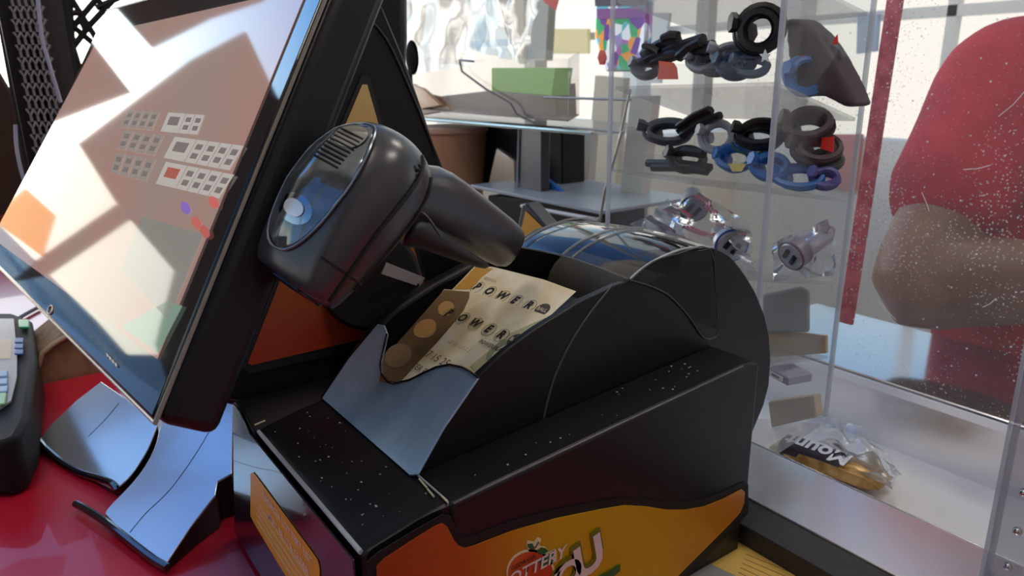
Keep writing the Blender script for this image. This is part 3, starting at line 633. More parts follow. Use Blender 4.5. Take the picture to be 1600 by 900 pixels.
# yellow leaflet at the bottom right
t = thing('yellow_leaflet', 'yellow printed leaflet lying on the counter behind the printer', 'leaflet', onz(1230, 880, .001))
part('sheet', prism(kz([(1161, 822), (1305, 905), (1280, 960), (960, 990), (1090, 850)], .0015), (0, 0, .0006)), mat('yellow_paper', (.66, .42, .10), .5), t)
bm = bmesh.new()
for k in range(5): tube([onz(1166-k*3, 866+k*7, .0023), onz(1232-k*3, 893+k*8, .0023)], .0003, bm, 4)
part('print_lines', bm, mat('brown_ink', (.35, .22, .08), .6), t)
part('grey_footer', prism(kz([(1090, 872), (1150, 900), (1130, 925), (1070, 900)], .0023), (0, 0, .0003)), mat('footer_grey', (.25, .24, .24), .6), t)

# ================================================================== LEFT BACK: mesh panel, lattice, cables
t = thing('mesh_panel', 'dark grey expanded metal mesh upright at the far left', 'mesh panel', onz(60, 420, 0))
MSH = mat('mesh_grey', (.24, .23, .24), .45, metal=.2)
yM = 1.15
part('frame', prism([ony(*p, yM+.01) for p in [(-10, -20), (20, -20), (92, 330), (60, 330)]], (0, .02, 0)), MBL, t)
part('frame', prism([ony(*p, yM+.01) for p in [(52, -20), (92, -20), (140, 250), (100, 330)]], (0, .02, 0)), mat('frame_charcoal', (.03, .028, .03), .5), t)
part('backing', prism([ony(*p, yM+.035) for p in [(-14, -20), (94, -20), (142, 330), (50, 330)]], (0, .004, 0)), mat('backing_dark', (.035, .033, .036), .6), t)
bm = bmesh.new()
for i in range(15):
    yb = -30+i*20
    for j in range(5):
        x0 = 8+j*10.5+i*3.3
        a = ony(x0, yb, yM); b = ony(x0+7, yb+10, yM); c = ony(x0+12, yb, yM); d = ony(x0+6, yb+20, yM)
        tube([a, b, c], .0022, bm, 4); tube([b, ony(x0+9.5, yb+20, yM)], .0022, bm, 4)
part('mesh_strands', bm, MSH, t, kind='stuff')
part('cord', tube(spline([ony(*p, 1.12) for p in [(58, -10), (66, 60), (80, 110), (95, 160)]], 5), .0022), mat('pale_cord', (.35, .38, .5), .4), t)
part('cord', tube(spline([ony(*p, 1.12) for p in [(24, 195), (26, 230), (34, 270), (50, 320)]], 5), .0022), mat('pale_cord', (.35, .38, .5), .4), t)
# lattice grille
t = thing('lattice_grille', 'black metal window grille with diamond and square openings', 'window grille', onz(140, 330, 0))
bm = bmesh.new(); yL = 1.6
for pts in [[(88, -10), (125, 110)], [(98, 62), (175, -30)], [(100, -20), (150, 60)], [(104, 88), (140, 40), (215, -40)], [(135, -20), (170, 20)], [(116, 130), (160, 55)], [(112, 40), (150, 72)], [(108, 20), (128, 20)], [(112, 66), (124, 62)], [(150, 12), (186, -4)], [(108, -10), (116, 120)], [(125, 28), (133, 46)]]:
    tube([ony(*p, yL) for p in pts], .0055, bm, 5)
part('bars', bm, MBL, t)
part('side_rail', tube([ony(96, -20, yL), ony(116, 140, yL)], .012, seg=6), MBL, t)
# dark brown board at the left edge and orange one
tag(link('brown_cabinet', prism([ony(*p, 1.3) for p in [(-70, 95), (-10, 95), (52, 200), (58, 345), (-70, 345)]], (0, .12, 0)), DARKB, bevel=.004), 'dark brown cabinet below the metal mesh at the left edge', 'cabinet')
tag(link('red_cabinet_plinth', prism([ony(*p, 1.28) for p in [(-70, 338), (60, 338), (60, 372), (-70, 372)]], (0, .1, 0)), mat('plinth_red', (.16, .01, .015), .5), bevel=.002), 'dark red box under the brown cabinet at the left edge', 'box')

# ================================================================== added shapes at the street window, cut to form the screen's reflection
def refl(x, y, Y=1.96):
    d = ray(x, y); p = onm(x, y, 0); r_ = d - 2*d.dot(mn)*mn; return p + r_*((Y-p.y)/r_.y)
POS = mat('reflection_mask_dark', (.10, .07, .055), .7)
def poster(pts, lab, m=POS, Y=1.96):  # added unseen blocker, its outline shaped by the wanted reflection
    o = link('reflection_mask', prism([refl(x, y, Y) for x, y in pts], (0, .01, 0)), m, smooth=0); tag(o, lab, 'reflection mask'); return o
poster([(205, 145), (138, 58), (100, 40), (40, 150), (75, 195)], 'small dark shape added out of view to mask the sky reflected in the screen')
poster([(385, 50), (300, 95), (225, 150), (125, 225), (185, 320), (70, 400), (20, 440), (78, 430), (205, 343), (275, 425), (245, 540), (275, 640), (420, 330), (560, 20), (436, 158)], 'large dark folded shape added out of view to cut the reflected sky')
poster([(183, 12), (240, 75), (330, 30), (410, 3), (470, -60), (160, -60)], 'upper dark shape added out of view to trim the reflected sky')
poster([(150, 500), (78, 430), (0, 352), (-60, 372), (-30, 440), (240, 690), (300, 690), (252, 556), (200, 556)], 'blue see-through sheet added out of view to tint the low screen reflection', clear('blue_reflection_tint', (.22, .31, .44), .3, .05, (.1, .2, .5)), 1.975)
poster([(125, 224), (72, 240), (30, 300), (-20, 360), (-40, 420), (60, 470), (170, 560), (260, 620), (290, 430), (205, 330), (190, 318)], 'cream see-through sheet added out of view to dim the white screen reflection', clear('cream_reflection_tint', (.82, .83, .80), .3, .10, (.6, .58, .5)), 1.985)
poster([(42, 296), (88, 338), (68, 402), (-10, 345), (-5, 330)], 'orange see-through sheet added out of view to tint one side of the screen reflection', clear('orange_reflection_tint', (.85, .55, .25), .3, .05, (.6, .3, .05)), 1.97)

# ================================================================== BACK SHELF AREA
t = thing('glass_shelf_stand', 'glass shelf with chrome front edge on a grey metal stand behind the printer', 'shelf', onx(800, 330, .78))
XS = .80
e0, e1 = onx(640, 186, XS), onx(925, 206, XS)
zt = (e0.z+e1.z)/2
def kk(x, y): return onz(x, y, zt)
part('shelf_glass', box((XS, e1.y, zt-.004), (XS+.22, e0.y+.25, zt)), SHL, t)
part('shelf_edge', tube([(XS, e1.y, zt), (XS, e0.y+.25, zt)], .0028), mat('aqua_edge', (.65, .80, .78), .2, metal=.3), t)
part('post', prism([onx(a, b, .83) for a, b in [(812, 196), (846, 198), (846, 305), (812, 303)]], (.02, 0, 0)), mat('post_grey', (.07, .075, .09), .4, metal=.4), t, bevel=.002)
part('post_edge', tube([onx(811, 198, .828), onx(808, 303, .828)], .002), mat('post_light', (.3, .35, .42), .4), t)
e2, e3 = onx(735, 298, .78), onx(938, 318, .78); zl = (e2.z+e3.z)/2
part('lower_shelf', box((.78, e3.y, zl-.006), (1.0, e2.y, zl)), mat('blue_grey_shelf', (.30, .34, .40), .4), t, bevel=.001)
part('lower_rail', tube([onx(815, 322, .76), onx(935, 344, .76)], .0035), mat('pale_rail', (.5, .52, .56), .4), t)
part('rack_wire', tube([onx(937, 346, .76), onx(945, 300, .76), onx(972, 205, .76)], .0022), GRW, t)
for a, b in [((850, 152), (985, 156)), ((880, 198), (975, 207))]: part('rack_wire', tube([onx(*a, .80), onx(*b, .80)], .002), GRW, t)
part('rack_wire', tube([onx(985, 140, .80), onx(965, 230, .80)], .002), GRW, t)
# black bin on the lower shelf
tag(link('black_crate', prism([onx(*p, .92) for p in [(742, 192), (878, 203), (878, 306), (742, 296)]], (.06, 0, 0)), MBL, bevel=.003), 'black crate standing between the two shelves behind the printer', 'crate')
tag(link('black_crate', prism([onx(*p, .85) for p in [(762, 305), (955, 324), (958, 372), (762, 372)]], (.08, 0, 0)), MBL, bevel=.003), 'black crate under the lower blue-grey shelf', 'crate')
# beige cup
t = thing('plastic_tub', 'peach coloured plastic tub with a rolled rim beside the monitor tower', 'tub', onx(700, 345, .86))
c1, c2 = onx(702, 200, .86), onx(702, 350, .86); rr_ = (onx(746, 200, .86)-onx(666, 200, .86)).length/2*.78
PCH = mat('peach_plastic', (.60, .33, .20), .45)
part('wall', loft([ell(c2, V((rr_*.86, 0, 0)), V((0, rr_*.86, 0)), 28), ell(c1, V((rr_, 0, 0)), V((0, rr_, 0)), 28)]), PCH, t)
part('rim', loft([ell(c1+V((0, 0, z)), V((r_*rr_, 0, 0)), V((0, r_*rr_, 0)), 28) for z, r_ in ((-.008, 1.0), (-.006, 1.05), (.003, 1.06), (.004, 1.0))]), mat('peach_rim', (.62, .42, .30), .45), t)
# silver packet + blue wedge
tag(link('foil_packet', prism([onx(*p, .865) for p in [(760, 296), (775, 230), (804, 250), (806, 300)]], (.012, 0, 0)), mat('foil_dark', (.28, .24, .21), .3, metal=.6), bevel=.004, seg=3), 'crumpled grey foil packet leaning in the black crate', 'packet')
tag(link('blue_folder', prism([onx(*p, .86) for p in [(846, 274), (884, 305), (845, 303)]], (.01, 0, 0)), mat('folder_blue', (.03, .16, .55), .4), bevel=.001), 'small blue folder corner beside the grey post', 'folder')
# yellow triangle tower (customer display stand)
t = thing('customer_display_stand', 'black stand with a small yellow triangle behind the clear paper cover', 'stand', onx(840, 370, .62))
part('frame', prism([onx(*p, .50) for p in [(800, 395), (816, 318), (822, 318), (860, 362), (890, 400)]]+[V((.50, onx(890, 400, .5).y, .0205)), V((.50, onx(800, 395, .5).y, .0205))], (.02, 0, 0)), mat('navy_black', (.012, .016, .035), .35), t, bevel=.002)
part('yellow_triangle', prism([onx(*p, .4995) for p in [(822, 330), (850, 357), (840, 372), (812, 372)]], (-.001, 0, 0)), mat('yellow_print', (.70, .38, .02), .5), t)
# clear bin with green box, wire basket
t = thing('clear_bin', 'clear plastic bin with slanted front on the glass shelf', 'bin', onx(760, 190, .84))
def bw(pts, x, th=.002): return prism([onx(a, b, x) for a, b in pts], (th, 0, 0))
part('front', bw([(640, 90), (890, 92), (888, 190), (700, 180), (640, 150)], .82), BIN, t)
part('back', bw([(650, 70), (905, 80), (905, 180), (650, 170)], .98), BIN, t)
part('side', prism([onx(888, 92, .82), onx(888, 190, .82), onx(905, 180, .98), onx(905, 80, .98)], (0, .002, 0)), BIN, t)
part('bottom', prism([onx(655, 172, .82), onx(888, 190, .82), onx(905, 180, .98), onx(650, 165, .98)], (0, 0, .002)), mat('bin_brown', (.16, .13, .12), .6), t)
tag(link('brown_packet', prism([onx(*p, .90) for p in [(690, 150), (760, 142), (862, 150), (868, 130), (870, 184), (700, 174)]], (.05, 0, 0)), mat('packet_brown', (.17, .13, .125), .6), bevel=.002), 'dull brown packet lying in the bottom of the clear bin', 'packet')
tag(link('green_box', prism([onx(*p, .84) for p in [(768, 106), (868, 106), (862, 150), (768, 142)]], (.04, 0, 0)), mat('green_card', (.22, .60, .10), .6), bevel=.001), 'pale green box inside the clear plastic bin', 'box')
tag(link('wire_scoop', tube([onx(*p, .81) for p in [(740, 96), (718, 94), (722, 112), (760, 140), (798, 162), (808, 180), (835, 192)]], .0022), mat('wire_dark', (.10, .10, .10), .4, metal=.5)), 'bent dark wire handle in front of the clear bin', 'wire')
t = thing('brown_packets', 'pile of amber brown snack packets at the left of the glass shelf', 'packets', onx(660, 180, .85))
for k, pts in enumerate([[(636, 130), (660, 138), (690, 165), (650, 172)], [(640, 140), (690, 152), (706, 172), (660, 180)], [(632, 128), (648, 132), (652, 148), (636, 146)]]):
    part('packet', prism([onx(a, b, .84+.012*k) for a, b in pts], (.01, 0, 0)), mat(['amber_pack', 'brown_pack', 'straw_pack'][k], [(.42, .18, .04), (.25, .09, .02), (.7, .48, .25)][k], .35), t, bevel=.002)
# hanging clear bags: crumpled sheets
def film(name, pts4, lab, m, n=14, amp=.012, seed=1):
    rnd = random.Random(seed); bm = bmesh.new(); a, b, c, d = [V(p) for p in pts4]; nn = (b-a).cross(d-a).normalized()
    ph = [(rnd.uniform(2, 9), rnd.uniform(0, 6), rnd.uniform(2, 7), rnd.uniform(0, 6)) for _ in range(5)]
    g = []
    for i in range(n+1):
        row = []
        for j in range(n+1):
            u, v = i/n, j/n; p = a.lerp(b, u).lerp(d.lerp(c, u), v)
            h = sum(math.sin(f1*u*3+p1)*math.sin(f2*v*2+p2) for f1, p1, f2, p2 in ph)*amp/3
            row.append(bm.verts.new(p+nn*h))
        g.append(row)
    for i in range(n):
        for j in range(n): bm.faces.new((g[i][j], g[i+1][j], g[i+1][j+1], g[i][j+1]))
    o = link(name, bm, m, smooth=180); tag(o, lab, 'plastic bag'); return o
film('plastic_bag', [onx(*p, .86) for p in [(628, -40), (770, -40), (745, 100), (640, 118)]], 'clear plastic bag hanging above the shelf next to the monitor', BLUF, seed=3)
film('plastic_bag', [onx(*p, .88) for p in [(745, -40), (850, -40), (825, 102), (745, 80)]], 'clear plastic bag hanging above the green box', BLUF, seed=5)
for k, (pts, lab) in enumerate([([(690, -20), (735, -20), (728, 60), (722, 100), (690, 100), (680, 60)], 'mauve folded plastic strip between the two hanging bags'), ([(775, -20), (820, -20), (828, 60), (822, 100), (812, 100), (790, 50)], 'tan plastic strip hanging over the right bag'), ([(640, -20), (668, -20), (660, 60), (640, 96)], 'tan plastic strip hanging nearest the monitor tower')]):
    tag(link('plastic_strip', prism([onx(*p, .90+.01*k) for p in pts], (.002, 0, 0)), TAN), lab, 'plastic strip')
tag(link('grey_pillar', prism([onx(*p, 1.5) for p in [(842, -40), (860, -40), (852, 95), (826, 95)]], (.03, 0, 0)), mat('pillar_grey', (.34, .36, .33), .6)), 'grey pillar strip behind the clear bin', 'pillar')
tag(link('red_flag', prism([onx(*p, 1.1) for p in [(846, -10), (875, -10), (868, 16), (850, 4)]], (.002, 0, 0)), mat('flag_red', (.60, .03, .02), .5)), 'small red pennant corner at the top behind the bags', 'pennant')
tag(link('red_tag', prism([onx(*p, .9) for p in circ_px(940, 90, 6.5, 13, 6)], (.003, 0, 0)), mat('flag_red', (.60, .03, .02), .5)), 'small red tag hanging left of the clear display case', 'tag')
# black round knob behind the tower
o = link('black_speaker', loft([ell(onx(644, 90, x), V((0, 30*r, 0))*.00075, V((0, 0, 37*r))*.00075, 24) for x, r in ((.60, .7), (.603, .95), (.61, 1), (.64, 1), (.645, .9))]), mat('jet_black', (.002, .002, .002), .9, spec=.05), bevel=.001)
part('stem', tube([V((.615, onx(640, 100, .615).y, z)) for z in (.37, 0, -.9)], .004), MBL, o)
tag(o, 'small jet black rounded speaker beside the monitor tower', 'speaker')
# colourful toy bag
t = thing('foil_toy_bag', 'shiny purple and green foil bag hanging behind the display case', 'foil bag', onx(970, 115, 1.15))
m = mat('holographic_foil', (.4, .3, .5), .25, metal=.5)
tt = m.node_tree; tcn = N(tt, 'ShaderNodeTexCoord'); vo = N(tt, 'ShaderNodeTexVoronoi'); vo.inputs['Scale'].default_value = 45; r = N(tt, 'ShaderNodeValToRGB')
tt.links.new(tcn.outputs['Object'], vo.inputs[0]); sp = N(tt, 'ShaderNodeSeparateColor'); tt.links.new(vo.outputs['Color'], sp.inputs[0]); tt.links.new(sp.outputs[0], r.inputs[0]); tt.links.new(r.outputs[0], bsdf(m).inputs['Base Color'])
r.color_ramp.interpolation = 'CONSTANT'; el = r.color_ramp.elements; el[0].color = (.12, .04, .3, 1); el[1].position = .85; el[1].color = (.8, .85, 1, 1)
for p, c in ((.2, (.02, .35, .15, 1)), (.35, (.35, .12, .45, 1)), (.5, (.1, .45, .6, 1)), (.62, (.7, .3, .05, 1)), (.72, (.3, .25, .6, 1))): el.new(p).color = c
part('foil', prism([onx(*p, 1.15) for p in [(930, 0), (1012, 0), (1010, 60), (1000, 112), (945, 112), (928, 60)]], (.02, 0, 0)), m, t, bevel=.006, seg=3)
part('header', prism([onx(*p, 1.149) for p in [(930, -20), (1014, -20), (1012, 8), (932, 10)]], (-.004, 0, 0)), mat('navy_header', (.01, .015, .07), .4), t)
part('purple_band', prism([onx(*p, 1.1495) for p in [(934, 14), (1012, 12), (1010, 28), (936, 30)]], (-.004, 0, 0)), mat('purple_band', (.25, .03, .35), .4), t)
def clipf(p): return V((p.x, p.y, max(p.z, -.9)))
# pale panels behind the display case (shelving backs)
for k, (pts, x, c, lab) in enumerate([([(930, 118), (975, 122), (905, 1500), (870, 1500)], 1.3, (.62, .58, .48), 'cream shelf end panel left of the display case'), ([(985, 150), (1020, 150), (990, 420), (958, 400)], .95, (.62, .63, .56), 'pale grey-green board behind the left edge of the display case'), ([(1000, 20), (1045, 20), (1030, 130), (1010, 130)], 2.578, (.55, .57, .58), 'grey upright board behind the upper shelf of the case'), ([(878, 200), (925, 205), (870, 1500), (830, 1500)], 1.1, (.58, .60, .58), 'white and grey notice panel right of the black crate'), ([(1300, 210), (1345, 210), (1335, 300), (1290, 290)], 2.578, (.62, .20, .20), 'pale red box far behind the display case'), ([(1340, 20), (1372, 22), (1368, 80), (1338, 84)], 2.578, (.32, .42, .58), 'blue poster far behind the right side of the case'), ([(860, 45), (918, 45), (918, 84), (856, 84)], 2.578, (.78, .68, .36), 'yellow sign board far behind the clear bin')]):
    tag(link('panel_board', prism([clipf(onx(*p, x)) for p in pts], (.02, 0, 0)), mat('board_%d' % k, c, .7)), lab, 'board')

# ================================================================== ACRYLIC DISPLAY CASE
X0, X1, Y0, Y1 = .527, .655, .37, .562
t = thing('acrylic_display_case', 'clear acrylic display case with sloping shelves of cables and chargers', 'display case', ((X0+X1)/2, (Y0+Y1)/2, .02))
CASE = t
zb, ztp = .021, .46
part('side_panel', box((X0, Y0, zb), (X1, Y0+.003, ztp)), ACR, t)
part('side_panel', box((X0, Y1-.003, zb), (X1, Y1, ztp)), ACR, t)
part('back_panel', box((X1-.003, Y0+.003, zb), (X1, Y1-.003, ztp)), ACR, t)
for x, y in ((X0, Y0), (X1, Y0), (X0, Y1)): part('corner_edge', box((x-.0018, y-.0018, zb), (x+.0018, y+.0018, ztp)), ACE, t)
shelves = [((1228, -45), (1378, 18), (935, 2)), ((1220, 128), (1344, 184), (972, 135)), ((1200, 291), (1337, 313), (960, 265)), ((1186, 437), (1309, 440), (944, 400)), ((1171, 572), (1291, 553), (930, 530)), ((1156, 741), (1284, 661), (915, 690))]
SHP = []
for fr, br, fl in shelves:
    zf = (onp(fr[0], fr[1], (X0, Y0, 0), ray(1, 0).cross(V((0, 0, 1))).cross(V((0, 0, 1)))).z if False else onx(*fr, X0).z); zbk = onx(*br, X1).z; zl = onx(*fl, X0).z
    A = V((X0+.003, Y0+.003, zf)); B = V((X1-.003, Y0+.003, zbk)); Dd = V((X0+.003, Y1-.003, zl)); Cc = B + Dd - A
    SHP.append((A, B, Cc, Dd))
    part('shelf', prism([A, B, Cc, Dd], (0, 0, -.003)), SHL, t)
for k in (1, 2, 3):
    A, B, Cc, Dd = SHP[k]; h = V((0, 0, .018))
    part('front_lip', prism([A+V((-.002, 0, 0)), Dd+V((-.002, 0, 0)), Dd+h+V((-.002, 0, 0)), A+h+V((-.002, 0, 0))], (.0015, 0, 0)), ACR, t)
# contents
def coil(name, c, r, wire, n, axis, m, lab, grp, squash=1, lift=None, tail=True):
    """coiled cable: several loops bundled, with two connector plugs"""
    axis = V(axis).normalized(); a = axis.cross(V((0, 0, 1))).normalized(); b = axis.cross(a); bm = bmesh.new(); c = c.copy(); rnd = random.Random(hash((round(c.x, 3), n)) & 255 if False else int(c.y*1000)+n)
    t_ = thing(name, lab, 'cable', c, grp)
    pts = []
    for i in range(n*22):
        th = 2*math.pi*i/22; k = i/22; rr = r*(1-.13*math.sin(k*2.3)-.07*math.sin(k*5.1+1))
        pts.append(c + (a*math.cos(th)+b*math.sin(th)*squash)*rr + axis*wire*(.9*(k-n/2)+.7*math.sin(k*3.7)))
    tube(pts, wire, bm, 6)
    part('loops', bm, m, t_)
    if tail:
        for s in (-1, 1):
            e0_ = pts[0 if s < 0 else -1]; e1_ = e0_ + a*r*.5*s + axis*.004
            part('plug', tube([e0_, (e0_+e1_)/2, e1_], [wire, wire*1.9, wire*1.9], seg=6), m, t_)
    return t_
cb = mat('cable_black', (.010, .010, .011), .4); cg = mat('cable_grey_mid', (.12, .13, .15), .45); cw = mat('cable_pale', (.45, .47, .52), .4); cbl = mat('cable_blue', (.03, .16, .50), .4); cgr = mat('cable_green', (.01, .10, .08), .4); cdk = mat('cable_maroon', (.07, .04, .05), .5)
def P(x, y, X=.585): return onx(x, y, X)
G = 'coiled cables on the display case shelves'
coil('coiled_cable', P(1188, 47), .0165, .0046, 5, (-.8, -.45, .15), cb, 'big upright black cable coil on the upper shelf', G)
coil('coiled_cable', P(1150, 86), .018, .0028, 4, (-.7, -.4, .55), cw, 'pale grey cable coil lying between the black bundle and the upright coil', G, .5)
coil('coiled_cable', P(1120, 104), .014, .0028, 4, (-.7, -.4, .55), cg, 'dark grey cable coil low at the front lip of the upper shelf', G, .5)
coil('coiled_cable', P(1175, 104), .014, .0026, 4, (-.6, -.5, .6), mat('cable_steel', (.16, .22, .30), .4), 'slate blue cable coil below the upright black coil', G, .6)
coil('coiled_cable', P(1258, 120, .60), .015, .0032, 4, (-.5, -.7, .4), cbl, 'blue cable coil behind the right acrylic side of the upper shelf', G)
coil('coiled_cable', P(1045, 207), .021, .0032, 5, (-.7, -.4, .55), cg, 'grey cable coil at the left of the middle shelf', G, .5)
coil('coiled_cable', P(1122, 214), .014, .0030, 4, (-.7, -.5, .4), cw, 'pale grey cable coil in the centre of the middle shelf', G)
coil('coiled_cable', P(1188, 212), .018, .0030, 6, (-.7, -.4, .55), cb, 'black cable coil with a green loop beside the case edge', G, .6)
coil('coiled_cable', P(1180, 224), .022, .0016, 1, (-.7, -.4, .55), cgr, 'thin dark green cable loop around the black coil', G, .6, tail=False)
coil('coiled_cable', P(1150, 248), .014, .0034, 3, (-.6, -.4, .5), cbl, 'bright blue cable coil at the front of the middle shelf', G, .8)
coil('coiled_cable', P(1262, 200, .60), .017, .0038, 6, (-.7, -.4, .55), cdk, 'maroon black cable coil behind the right side of the middle shelf', G, .7)
coil('coiled_cable', P(1250, 278, .59), .018, .0034, 3, (-.7, -.4, .55), cbl, 'blue cable coil low behind the right side of the middle shelf', G, .5)
coil('coiled_cable', P(1290, 252, .61), .013, .0032, 4, (-.6, -.5, .6), mat('cable_olive', (.10, .11, .11), .5), 'grey green cable coil at the back of the middle shelf', G, .5)
for x, y, r, wr, n, m_, lb in [(1010, 108, .012, .003, 4, cg, 'small dark grey coil at the left end of the upper shelf'), (1150, 104, .013, .0032, 5, mat('cable_navy', (.05, .08, .14), .4), 'navy cable coil in the middle of the upper shelf front'), (1075, 250, .016, .0034, 4, mat('cable_char', (.035, .035, .036), .5), 'charcoal cable coil low in the middle shelf under the grey coil'), (1205, 262, .014, .0034, 4, cbl, 'deep blue cable coil beside the case edge on the middle shelf'), (1275, 235, .016, .0036, 5, cdk, 'maroon cable coil low at the back right of the middle shelf'), (1290, 280, .010, .0030, 4, mat('cable_violet', (.10, .09, .30), .4), 'violet cable coil at the far right of the middle shelf'), (1098, 98, .012, .0026, 4, cw, 'small pale cable coil beside the orange price tag')]:
    coil('coiled_cable', P(x, y, .58 if x < 1220 else .60), r, wr, n, (-.6, -.5, .62), m_, lb, G, .7)
# bundle of black connectors upper left
def bundle(lab, spots, m, c, tagpx, X=.578):
    t_ = thing('cable_bundle', lab, 'cable', P(*c, X), 'bundled cables on the display case shelves')
    for k, (a, b, w_) in enumerate(spots):
        part('connector', tube([P(*a, X-.002*k), P(*lerp(a, b, .5), X-.002*k)+V((0, 0, .002)), P(*b, X-.002*k)], w_, seg=6), m, t_, bevel=0)
    if tagpx: part('orange_tag', prism([P(*q, X-.012) for q in tagpx], (-.001, 0, 0)), mat('tag_orange', (.85, .10, .04), .5), t_)
    return t_
bundle('tied black cables with flat plugs and an orange price tag on the upper shelf', [((1005, 85), (1060, 60), .0055), ((1010, 95), (1100, 60), .005), ((1020, 100), (1115, 70), .005), ((1040, 88), (1108, 78), .005), ((1005, 72), (1030, 80), .003), ((1035, 60), (1060, 55), .004), ((1060, 90), (1095, 66), .005)], cb, (1055, 105), [(1030, 95), (1053, 98), (1058, 106), (1060, 124), (1028, 124), (1031, 104)])
bundle('black cable tails with split plugs standing behind the grey coil', [((1060, 205), (1112, 172), .004), ((1065, 212), (1126, 180), .004), ((1058, 198), (1108, 170), .003)], cb, (1085, 200), None)
bundle('flat dark cables lying along the front lip of the middle shelf', [((1012, 255), (1110, 262), .0045), ((1020, 262), (1105, 268), .0045), ((1040, 240), (1100, 240), .005)], mat('cable_char', (.035, .035, .036), .5), (1060, 262), None)
t_ = thing('cable_bundle', 'dark maroon bagged cables slumping down behind the right acrylic side', 'cable', P(1270, 130, .61), 'bundled cables on the display case shelves')
bm = prism([P(*q, .600) for q in [(1226, 28), (1250, 30), (1275, 52), (1298, 84), (1322, 130), (1338, 168), (1318, 168), (1285, 150), (1250, 152), (1236, 120), (1228, 80)]], (.030, 0, 0))
part('bag', bm, cdk, t_, remesh=.003, smooth=180)
part('hook_loop', tube(spline([P(*q, .61) for q in [(1296, 70), (1310, 76), (1314, 90), (1306, 98), (1300, 90)]], 4), .0012), cg, t_)
o = link('price_tag', prism([P(*q, .60) for q in [(1238, 92), (1262, 83), (1266, 88), (1242, 99)]], (.001, 0, 0)), mat('tag_orange', (.85, .10, .04), .5)); tag(o, 'narrow orange price tag leaning behind the right side of the upper shelf', 'price tag')
o = link('price_tag', prism([P(*q, .595) for q in [(1284, 215), (1303, 213), (1301, 238), (1282, 232)]], (.001, 0, 0)), mat('tag_red', (.8, .03, .02), .5)); tag(o, 'square red price tag behind the right side of the middle shelf', 'price tag')
o = link('price_tag', prism([P(*q, .595) for q in [(1302, 62), (1308, 54), (1309, 68), (1301, 70)]], (.001, 0, 0)), mat('tag_red', (.8, .03, .02), .5)); tag(o, 'tiny red price tag near the top back corner of the case', 'price tag')
o = link('price_tag', prism([P(*q, .565) for q in [(1138, 256), (1166, 256), (1158, 268), (1144, 268)]], (.001, 0, 0)), mat('tag_yellow', (.75, .6, .15), .5)); tag(o, 'small yellow price tag on the bright blue coil', 'price tag')
o = link('star_sticker', prism([P(1195+(9 if k % 2 == 0 else 4.5)*math.sin(k*math.pi/5), 88-(11 if k % 2 == 0 else 5)*math.cos(k*math.pi/5), .565) for k in range(10)], (.001, 0, 0)), mat('star_white', (.85, .88, .9), .3, metal=.3)); tag(o, 'pale silver star sticker beside the upright black coil', 'sticker')
# car chargers
def charger(c, d, r, ln, m, lab, ring):
    d = V(d).normalized(); t_ = thing('car_charger', lab, 'charger', c, 'car chargers on the third shelf')
    part('barrel', loft([ell(c+d*u*ln, d.orthogonal().normalized()*r*k, d.cross(d.orthogonal().normalized())*r*k, 20) for u, k in ((0, .98), (.25, 1), (.32, .8), (.85, .72), (.95, .5), (1.05, .3))]), m, t_, bevel=0)
    a = d.orthogonal().normalized(); b = d.cross(a); up = V((0, 0, 1)); b = (up-d*up.dot(d)).normalized(); a = b.cross(d)
    face = part('face', loft([ell(c-d*.0002, a*r*.98, b*r*.98, 24), ell(c-d*.0016, a*r*.85, b*r*.85, 24)]), mat('charger_face', (.42, .43, .46), .3, metal=.4), t_)
    part('face_ring', tube([c + (a*math.cos(k*math.pi/12)+b*math.sin(k*math.pi/12))*r for k in range(24)], .0011, closed=True, seg=6), ring, t_)
    for s in (-1, 1):
        bm = bmesh.new(); obox(bm, c-d*.002+(a*.8+b*.6).normalized()*r*.30*s, (a*.8+b*.6).normalized()*r*.14, (b*.8-a*.6).normalized()*r*.38, d*.001); part('usb_port', bm, MBL, t_)
    return t_
chm = mat('charger_pale', (.50, .52, .56), .3, metal=.3); chp = mat('charger_mauve', (.30, .27, .33), .35)
rs = mat('ring_silver', (.25, .25, .26), .3, metal=.6); rb = mat('ring_blue', (.03, .08, .4), .3); rm = mat('ring_mauve', (.18, .13, .18), .4)
charger(P(1084, 326, .57), (.6, .6, .25), .0135, .035, chm, 'silver two-port car charger highest in the clear bags', rs)
charger(P(1143, 384, .565), (.5, .75, .1), .0155, .040, chm, 'grey two-port car charger with a blue ring in a clear bag', rb)
charger(P(1236, 400, .575), (.9, -.1, .32), .0135, .052, chp, 'mauve grey car charger behind the right side of the third shelf', rm)
film('plastic_bag', [P(*q, .562) for q in [(985, 350), (1095, 300), (1170, 350), (1180, 432)]], 'clear crumpled bag around the silver car charger', BAG, seed=11, amp=.006)
film('plastic_bag', [P(*q, .572) for q in [(980, 380), (1040, 310), (1075, 370), (1050, 420)]], 'bluish clear bag at the left of the third shelf', clear('blue_film', (.8, .87, .95), 1.8, .35, (.7, .78, .95), .15, sheet=True), seed=12, amp=.008)
film('plastic_bag', [P(*q, .585) for q in [(1205, 380), (1300, 340), (1305, 430), (1210, 440)]], 'thin clear bag around the mauve car charger', BAG, seed=13, amp=.006)
